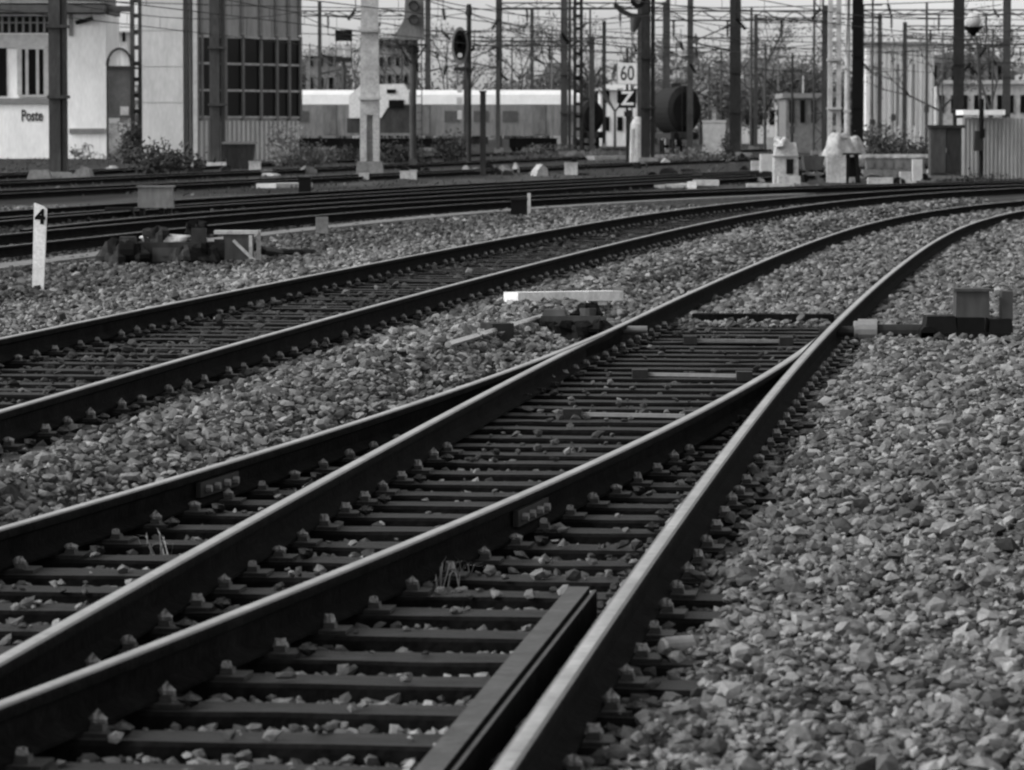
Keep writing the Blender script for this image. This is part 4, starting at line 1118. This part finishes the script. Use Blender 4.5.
# relay cabinet
base = P(946, 181); k = base.y/F
t_ = thing('relay_cabinet', base, 'tall dark relay cabinet with an overhanging lid at the far right', 'cabinet')
b = MB(); b.base(0,.4,.15,31*k,.8,48*k); b.build('body', M['dsteel2'], t_)
b = MB(); b.base(0,.38,.15+48*k,37*k,1.0,3*k); b.build('lid', M['dsteel'], t_)
b = MB(); b.base(-7.6*k,-.02,.25,14*k,.04,44*k); b.build('door', M['dsteel2'], t_); b = MB(); b.base(7.6*k,-.02,.25,14*k,.04,44*k); b.build('door', M['dsteel'], t_)
b = MB(); b.base(0,-.05,.25+20*k,1*k,.05,5*k); b.build('handle', M['msteel'], t_)
b = MB(); b.base(0,.4,-.1,34*k,.9,.26); b.build('plinth', M['concreted'], t_)
# hut with white roof edge
base = P(990, 179); k = base.y/F
t_ = thing('lineside_hut', base+Vector((.1,.9,0)), 'low grey clad hut with a bright white roof edge at the right margin', 'hut')
b = MB(); b.base(8*k,.9,-.1,72*k,1.6,64*k); b.build('wall', M['wallmid'], t_)
b = MB()
for i in range(18): b.base(-26*k+i*4*k,.08,.0,1.6*k,.04,62*k)
b.build('cladding_rib', M['wallmid'], t_)
b = MB(); b.base(-8*k,.6,64*k,42*k,2.2,5*k); b.build('roof_edge', M['white'], t_)
# shunting signal on slim post
base = P(981, 185); k = base.y/F
t_ = thing('post_signal', base, 'slim black post with a boxy dark signal halfway up, in front of the hut', 'signal')
b = MB(); b.cyl((0,0,0),(0,0,86*k),.07,n=10); b.build('post', M['black'], t_)
b = MB(); b.base(-3.5*k,-.1,34*k,9*k,.25,20*k,taper=.8); b.build('box', M['dsteel'], t_); b = MB(); b.base(-.0*k,-.12,47*k,5*k,.3,9*k); b.build('head', M['black'], t_)
# lamp with funnel
base = P(976, 160); Y = base.y; k = Y/F
t_ = thing('yard_lamp', base, 'yard lamp with a dark cone and pale globe on a slim tapering pole, far right', 'lamp')
z_ = at(972, 36, Y).z
b = MB(); b.cyl((.4,0,0),(0,0,z_),.12,.06,n=8); b.build('pole', M['dsteel2'], t_)
b = MB(); b.cyl((-.2,0,z_),(-.2,0,z_+9*k),.08,10*k,n=14); b.build('cone', M['black'], t_)
b = MB(); b.blob((-.2,0,z_+15*k),(8*k,8*k,8*k),amp=.02,seed=3); b.build('globe', M['trimlight'], t_, smooth=True)

# ------------------------------------------------------------------ background buildings
def house(px0, px1, ytop, yeave, Y, wallm, roofm, label, nwin=3, rows=2, name='house', gable=False, ybase=None, cat='house'):
    a = at(px0, 100, Y).x; c = at(px1, 100, Y).x; w = c-a; zt = at(512, ytop, Y).z; ze = at(512, yeave, Y).z
    t_ = thing(name, ((a+c)/2, Y, 0), label, cat)
    b = MB(); b.base(0,4,-1,w,8,ze+1); b.build('wall', M[wallm], t_)
    if zt > ze+.2:
        if gable: b = MB(); b.prism([(-w*.55,ze),(w*.55,ze),(0,zt)], -.4, 8.4); b.build('roof', M[roofm], t_)
        else:
            b = MB(); o = .5
            b.add([(-w/2-o,-o,ze),(w/2+o,-o,ze),(w/2+o,8+o,ze),(-w/2-o,8+o,ze),(-w/2+w*.12,4,zt),(w/2-w*.12,4,zt)], [(0,1,5,4),(2,3,4,5),(1,2,5),(3,0,4),(3,2,1,0)]); b.build('roof', M[roofm], t_)
    else: b = MB(); b.base(0,4,ze,w+.5,8.5,.35); b.build('roof', M[roofm], t_)
    for i in range(nwin):
        for j in range(rows):
            b = MB(); x = -w/2+w*(i+.5)/nwin; z = ze*(j+.55)/rows
            b.base(x,-.05,z,w/nwin*.42,.08,min(1.6,ze/rows*.5)); b.build('window', M['glass'], t_)
    return t_
t_ = house(866, 934, 44, 46, 350, 'walllight', 'trim', 'tall pale ribbed industrial building behind the stacked slabs', 0, 0, name='industrial_building', cat='building')
kk = 350/F
b = MB()
for i in range(13): b.base((-31+i*5.2)*kk,-.06,0,1.3*kk,.12,at(512,47,350).z)
b.build('pilaster', M['wallgrey'], t_)
b = MB()
for dx in (-20,-2,14): b.base(dx*kk,-.03,2,2.5*kk,.06,at(512,52,350).z-3)
b.build('dark_strip', M['trim'], t_)
house(930, 1004, 54, 63, 420, 'trim', 'roofd', 'long low house with a dark roof behind the dark mast at far right', 8, 2)
house(936, 1040, 82, 84, 380, 'concrete', 'trimlight', 'low workshop with a pale parapet behind the relay cabinet', 9, 1, name='workshop', cat='building')
house(742, 778, 58, 72, 470, 'walllight', 'roofd', 'grey house with dark roof left of the lattice mast, among trees', 3, 2)
house(780, 812, 68, 80, 440, 'concrete', 'roofd', 'smaller house with scattered dark windows next to the lattice mast', 3, 2, gable=True)
house(786, 830, 96, 98, 300, 'concreted', 'trim', 'dim flat roofed shed behind the lattice mast', 4, 1, name='shed', cat='shed')
house(716, 742, 80, 92, 430, 'trim', 'roofd', 'small gabled house right of the very thin short pole', 2, 2, gable=True)
house(377, 410, 36, 40, 400, 'trim', 'roofd', 'dark narrow tower block behind the backboard signal', 4, 6, name='tower_block', cat='building')
house(306, 336, 48, 56, 430, 'trim', 'trim', 'grey block seen just right of the black windowed building', 3, 4, name='apartment_block', cat='building')
house(600, 640, 84, 90, 420, 'walllight', 'trimlight', 'pale house behind the number sign', 3, 2)
house(545, 572, 62, 78, 460, 'concrete', 'roofd', 'pale house with a dark roof left of the paired masts', 2, 2)
house(105, 128, 30, 33, 420, 'wallgrey', 'trim', 'pale distant block seen above the arched shelter', 3, 6, name='apartment_block', cat='building')

# ------------------------------------------------------------------ vegetation
def bush(px, py, w, h, m, label, n=500, size=.12, seed=0, cat='bush', name='bush'):
    t_ = thing(name, P(px, py), label, cat)
    r = random.Random(seed); b = MB(); b.leaves((0,0,h*.5),(w*.58,w*.58,h*.66),n,size,rr=r,clumps=9); b.build('foliage', M[m], t_)
    b = MB()
    for i in range(6):
        a = r.uniform(0,6.28); b.cyl((0,0,0),(math.cos(a)*w*.25,math.sin(a)*w*.25,h*.6),.03,.01,n=5)
    b.build('stem', M['bark'], t_)
bush(136, 161, 1.9, 1.9, 'leaf', 'dark round bush at the foot of the laced mast between the two buildings', 2200, .10, 1)
bush(158, 174, 3.4, 1.0, 'leaf', 'low black thicket spreading in front of the grey building', 1300, .09, 2)
bush(118, 163, 1.6, .8, 'leafm', 'small grey shrub below the arched shelter', 500, .08, 3)
bush(292, 168, 2.0, 1.5, 'leafg', 'pale bushy weeds right of the black windowed building', 1100, .07, 4)
bush(312, 168, 1.8, 1.0, 'leafm', 'lower grey weeds beside the pale bushy weeds', 800, .07, 5)
bush(276, 162, 1.2, 2.0, 'leafm', 'tall thin weed against the ribbed building wall', 350, .07, 6)
bush(84, 162, 1.8, .8, 'leafm', 'sparse weeds at the foot of the white blank wall', 350, .07, 7)
bush(395, 164, 3.0, 1.0, 'leaf', 'dark weeds between the pale mast and the backboard signal', 1000, .09, 8)
bush(455, 164, 2.0, 1.6, 'leaf', 'dark scruffy bush around the foot of the oval signal', 900, .09, 9)
bush(345, 163, 3.0, .9, 'leaf', 'low dark weeds left of the pale concrete mast foot', 900, .08, 10)
bush(545, 160, 3.4, .8, 'leafm', 'low weeds below the paired masts', 700, .08, 11)
bush(600, 160, 3.0, .7, 'leafm', 'low weeds left of the sign post foot', 600, .08, 12)
bush(906, 168, 4.2, 1.7, 'leaf', 'dark hedge like shrubs behind the stacked slabs', 1600, .10, 13)
bush(885, 158, 3.0, 2.0, 'leafm', 'grey shrubs in front of the tall pale building', 900, .10, 14)
bush(970, 186, 2.6, .35, 'leaf', 'low dark weeds along the foot of the hut at far right', 700, .05, 15)
bush(728, 160, 1.0, 1.3, 'leaf', 'small dark shrub at the foot of the broad dark mast', 400, .08, 16)
bush(700, 164, 3.2, .7, 'leafm', 'low weeds under the pale equipment cabinet', 600, .08, 17)
def tree(px, Y, ytop, w, m, label, seed, n=4200, size=.2):
    x = at(px, 100, Y).x; zt = at(512, ytop, Y).z; g = 0
    t_ = thing('tree', (x, Y, g), label, 'tree', group='trees on the far side of the yard')
    r = random.Random(seed); b = MB(); b.cyl((0,0,-.5),(0,0,zt*.55),.28,.12,n=8)
    for i in range(9):
        a = r.uniform(0,6.28); z0 = zt*r.uniform(.25,.5)
        b.cyl((0,0,z0),(math.cos(a)*w*.33,math.sin(a)*w*.33,z0+zt*.35),.1,.02,n=5)
    b.build('trunk', M['bark'], t_)
    b = MB(); b.leaves((0,0,zt*.58),(w/2*.95,w/2*.95,zt*.42),n,size,rr=r,clumps=16); b.build('crown', M[m], t_)
TL = [(308,440,52,9,'leafh','broad tree right of the black windowed building, behind the thin mast'),
 (335,480,60,9,'leafh','tree behind the distant signal with the black top box'),
 (392,430,50,7,'leafm','dark narrow tree behind the backboard signal'),
 (440,470,80,10,'leafh','low tree behind the slim mast and the oval signal'),
 (478,480,84,10,'leafh','low tree just right of the oval signal'),
 (515,480,78,9,'leafh','low tree between the two slim masts right of the oval signal'),
 (548,450,70,8,'leafm','rounded dark tree left of the paired masts'),
 (592,440,72,6,'leafm','dark tree between the paired masts and the thin mast'),
 (655,470,66,8,'leafh','tree behind the thick mast right of the signs'),
 (700,450,64,8,'leafh','tree above the black rounded wagon'),
 (722,430,44,7,'leafh','tall tree right of the very thin short pole'),
 (752,440,58,8,'leafh','tree right of the broad dark mast'),
 (775,480,38,9,'leafh','tallest pale tree left of the lattice mast'),
 (800,430,54,8,'leafm','dark tree directly left of the lattice mast'),
 (846,440,60,7,'leafm','tree behind the pale and dark masts at right'),
 (948,440,70,8,'leafm','tree left of the far right lamp'),
 (990,430,52,8,'leafm','dark tree right of the far right lamp'),
 (116,420,60,4,'leafh','small tree above the arched shelter')]
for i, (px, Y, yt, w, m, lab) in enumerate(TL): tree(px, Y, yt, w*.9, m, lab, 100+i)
def bare_tree(px, Y, ytop, w, label, seed):
    x = at(px, 100, Y).x; zt = at(512, ytop, Y).z
    t_ = thing('bare_tree', (x, Y, 0), label, 'tree', group='thin leafed trees rising behind the yard masts')
    r = random.Random(seed); b = MB(); tips = []
    def grow(p, d, l, rad, lv):
        q = p+d*l; b.cyl(p, q, rad, rad*.65, n=4, caps=False)
        if lv == 0: tips.append(q); return
        for _ in range(r.choice((2,3,3))):
            e = (d+Vector((r.gauss(0,.5), r.gauss(0,.5), r.gauss(.05,.3)))).normalized(); grow(q, e, l*r.uniform(.6,.85), rad*.6, lv-1)
        if lv > 1: tips.append(q)
    grow(Vector((0,0,-.3)), Vector((0,0,1)), zt*.30, .2, 5)
    b.build('trunk', M['bark'], t_)
    b = MB()
    for q in tips:
        for _ in range(r.choice((1,2,4))):
            a = Vector((r.gauss(0,1), r.gauss(0,1), r.gauss(0,1))).normalized(); c = a.orthogonal().normalized(); l = r.uniform(.06,.17)
            p = q+Vector((r.gauss(0,.35), r.gauss(0,.35), r.gauss(0,.35))); b.add([p-a*l, p+c*l*.6, p+a*l, p-c*l*.6], [(0,1,2,3)])
    b.build('foliage', M['leafm'], t_)
for i, (px, Y, yt, lab) in enumerate([(392,350,20,'sparse tree whose branches show left of the backboard signal'),
 (446,360,5,'sparse tree with branches showing behind the oval signal head'),(474,390,30,'sparse tree right of the oval signal head'),
 (518,350,0,'sparse tree between the two slim masts right of the oval signal'),(546,370,10,'sparse tree just left of the broad paired masts'),
 (588,340,-10,'sparse tree with tangled twigs right of the broad paired masts'),(615,380,15,'sparse tree behind the number sign'),
 (765,360,0,'sparse tree right of the thin grey pole'),(792,350,-5,'sparse tree left of the open lattice mast'),
 (884,365,8,'sparse tree with twigs in front of the tall pale building, left part'),(918,365,20,'sparse tree in front of the right part of the tall pale building'),
 (940,330,5,'sparse tree left of the mast by the relay cabinet'),(990,320,0,'sparse tree right of the yard lamp'),(340,400,25,'sparse tree by the distant signal with the black top box')]): bare_tree(px, Y, yt, 6, lab, 300+i)
# far wood as one mass
b = MB(); r = random.Random(77)
for i in range(16000):
    x = r.uniform(-110, 130); y = r.uniform(520, 640)
    hmax = 6+2.5*math.sin(x*.11)+1.8*math.sin(x*.31+1)+ (4 if x > 15 else 0)
    z = r.uniform(0, hmax)
    a = Vector((r.gauss(0,1), r.gauss(0,1), r.gauss(0,1))).normalized(); c = a.orthogonal().normalized(); l = r.uniform(.4,1.0)
    p = Vector((x,y,z)); b.add([p-a*l, p+c*l*.6, p+a*l, p-c*l*.6], [(0,1,2,3)])
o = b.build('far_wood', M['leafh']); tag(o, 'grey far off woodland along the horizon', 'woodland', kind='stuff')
# low yard litter as stuff: weeds between the far tracks
b = MB(); r = random.Random(5)
for i in range(11000):
    y = r.uniform(100, 260); x = r.uniform(-.13, .13)*y
    z = 0; l = r.uniform(.03,.12)
    a = Vector((r.gauss(0,.5), r.gauss(0,.5), 1)).normalized(); c = a.orthogonal().normalized()
    t0 = (x-float(XA(min(y,148))))
    if y < 150 and t0 > C_OFF-2: continue
    p = Vector((x,y,z+l*.4)); b.add([p-a*l, p+c*l*.5, p+a*l, p-c*l*.5], [(0,1,2,3)])
o = b.build('yard_weeds', M['leafm']); tag(o, 'sparse low weeds scattered between the distant yard tracks', 'weeds', kind='stuff')

# ------------------------------------------------------------------ world, sun, camera
w = bpy.data.worlds.new('World'); scene.world = w; w.use_nodes = True
nt = w.node_tree; N = nt.nodes; L = nt.links
bg = N['Background']; sky = N.new('ShaderNodeTexSky'); sky.sky_type = 'NISHITA'; sky.sun_disc = False
EL, AZ = math.radians(38), math.radians(-106)     # sun behind the camera, to the left
sky.sun_elevation = EL; sky.sun_rotation = AZ; sky.air_density = 1.0; sky.dust_density = 3.0
hs = N.new('ShaderNodeHueSaturation'); hs.inputs['Saturation'].default_value = 0
L.new(sky.outputs[0], hs.inputs['Color'])
tc = N.new('ShaderNodeTexCoord'); mp = N.new('ShaderNodeMapping'); mp.inputs['Scale'].default_value = (3,3,9); L.new(tc.outputs['Generated'], mp.inputs[0])
nz = N.new('ShaderNodeTexNoise'); nz.inputs['Scale'].default_value = 2.5; nz.inputs['Detail'].default_value = 8; L.new(mp.outputs[0], nz.inputs['Vector'])
mr = N.new('ShaderNodeMapRange'); mr.inputs[1].default_value = .3; mr.inputs[2].default_value = .7; mr.inputs[3].default_value = 1.05; mr.inputs[4].default_value = 1.5
L.new(nz.outputs['Fac'], mr.inputs[0])
mx = N.new('ShaderNodeVectorMath'); mx.operation = 'SCALE'; L.new(hs.outputs[0], mx.inputs[0]); L.new(mr.outputs[0], mx.inputs['Scale'])
sx_ = N.new('ShaderNodeSeparateXYZ'); L.new(tc.outputs['Generated'], sx_.inputs[0])
gr = N.new('ShaderNodeMapRange'); gr.inputs[1].default_value = .0; gr.inputs[2].default_value = .35; gr.inputs[3].default_value = 2.6; gr.inputs[4].default_value = 1.0
L.new(sx_.outputs[2], gr.inputs[0])
mx2 = N.new('ShaderNodeVectorMath'); mx2.operation = 'SCALE'; L.new(mx.outputs[0], mx2.inputs[0]); L.new(gr.outputs[0], mx2.inputs['Scale'])
L.new(mx2.outputs[0], bg.inputs['Color']); bg.inputs['Strength'].default_value = 0.15
ld = bpy.data.lights.new('sun', 'SUN'); ld.energy = 2.6; ld.angle = math.radians(10); ld.color = (1,1,1)
lo = bpy.data.objects.new('sun', ld); COL.objects.link(lo)
sd = Vector((math.sin(AZ)*math.cos(EL), math.cos(AZ)*math.cos(EL), math.sin(EL)))
lo.rotation_euler = sd.to_track_quat('Z', 'Y').to_euler(); lo.location = (-20, 30, 40)
cd = bpy.data.cameras.new('camera'); cam = bpy.data.objects.new('camera', cd); COL.objects.link(cam)
cam.location = (0,0,CAMH); cam.rotation_euler = (math.pi/2-pitch, 0, 0)
cd.sensor_width = 36; cd.lens = 36*F/W; cd.clip_end = 20000; cd.clip_start = .1
cd.dof.use_dof = True; cd.dof.focus_distance = 24; cd.dof.aperture_fstop = 11
scene.camera = cam
scene.render.resolution_x = W; scene.render.resolution_y = H
scene.view_settings.view_transform = 'Standard'; scene.view_settings.look = 'None'
scene.view_settings.exposure = 0; scene.view_settings.gamma = 1
scene.render.engine = 'CYCLES'
scene.cycles.filter_width = 2.2
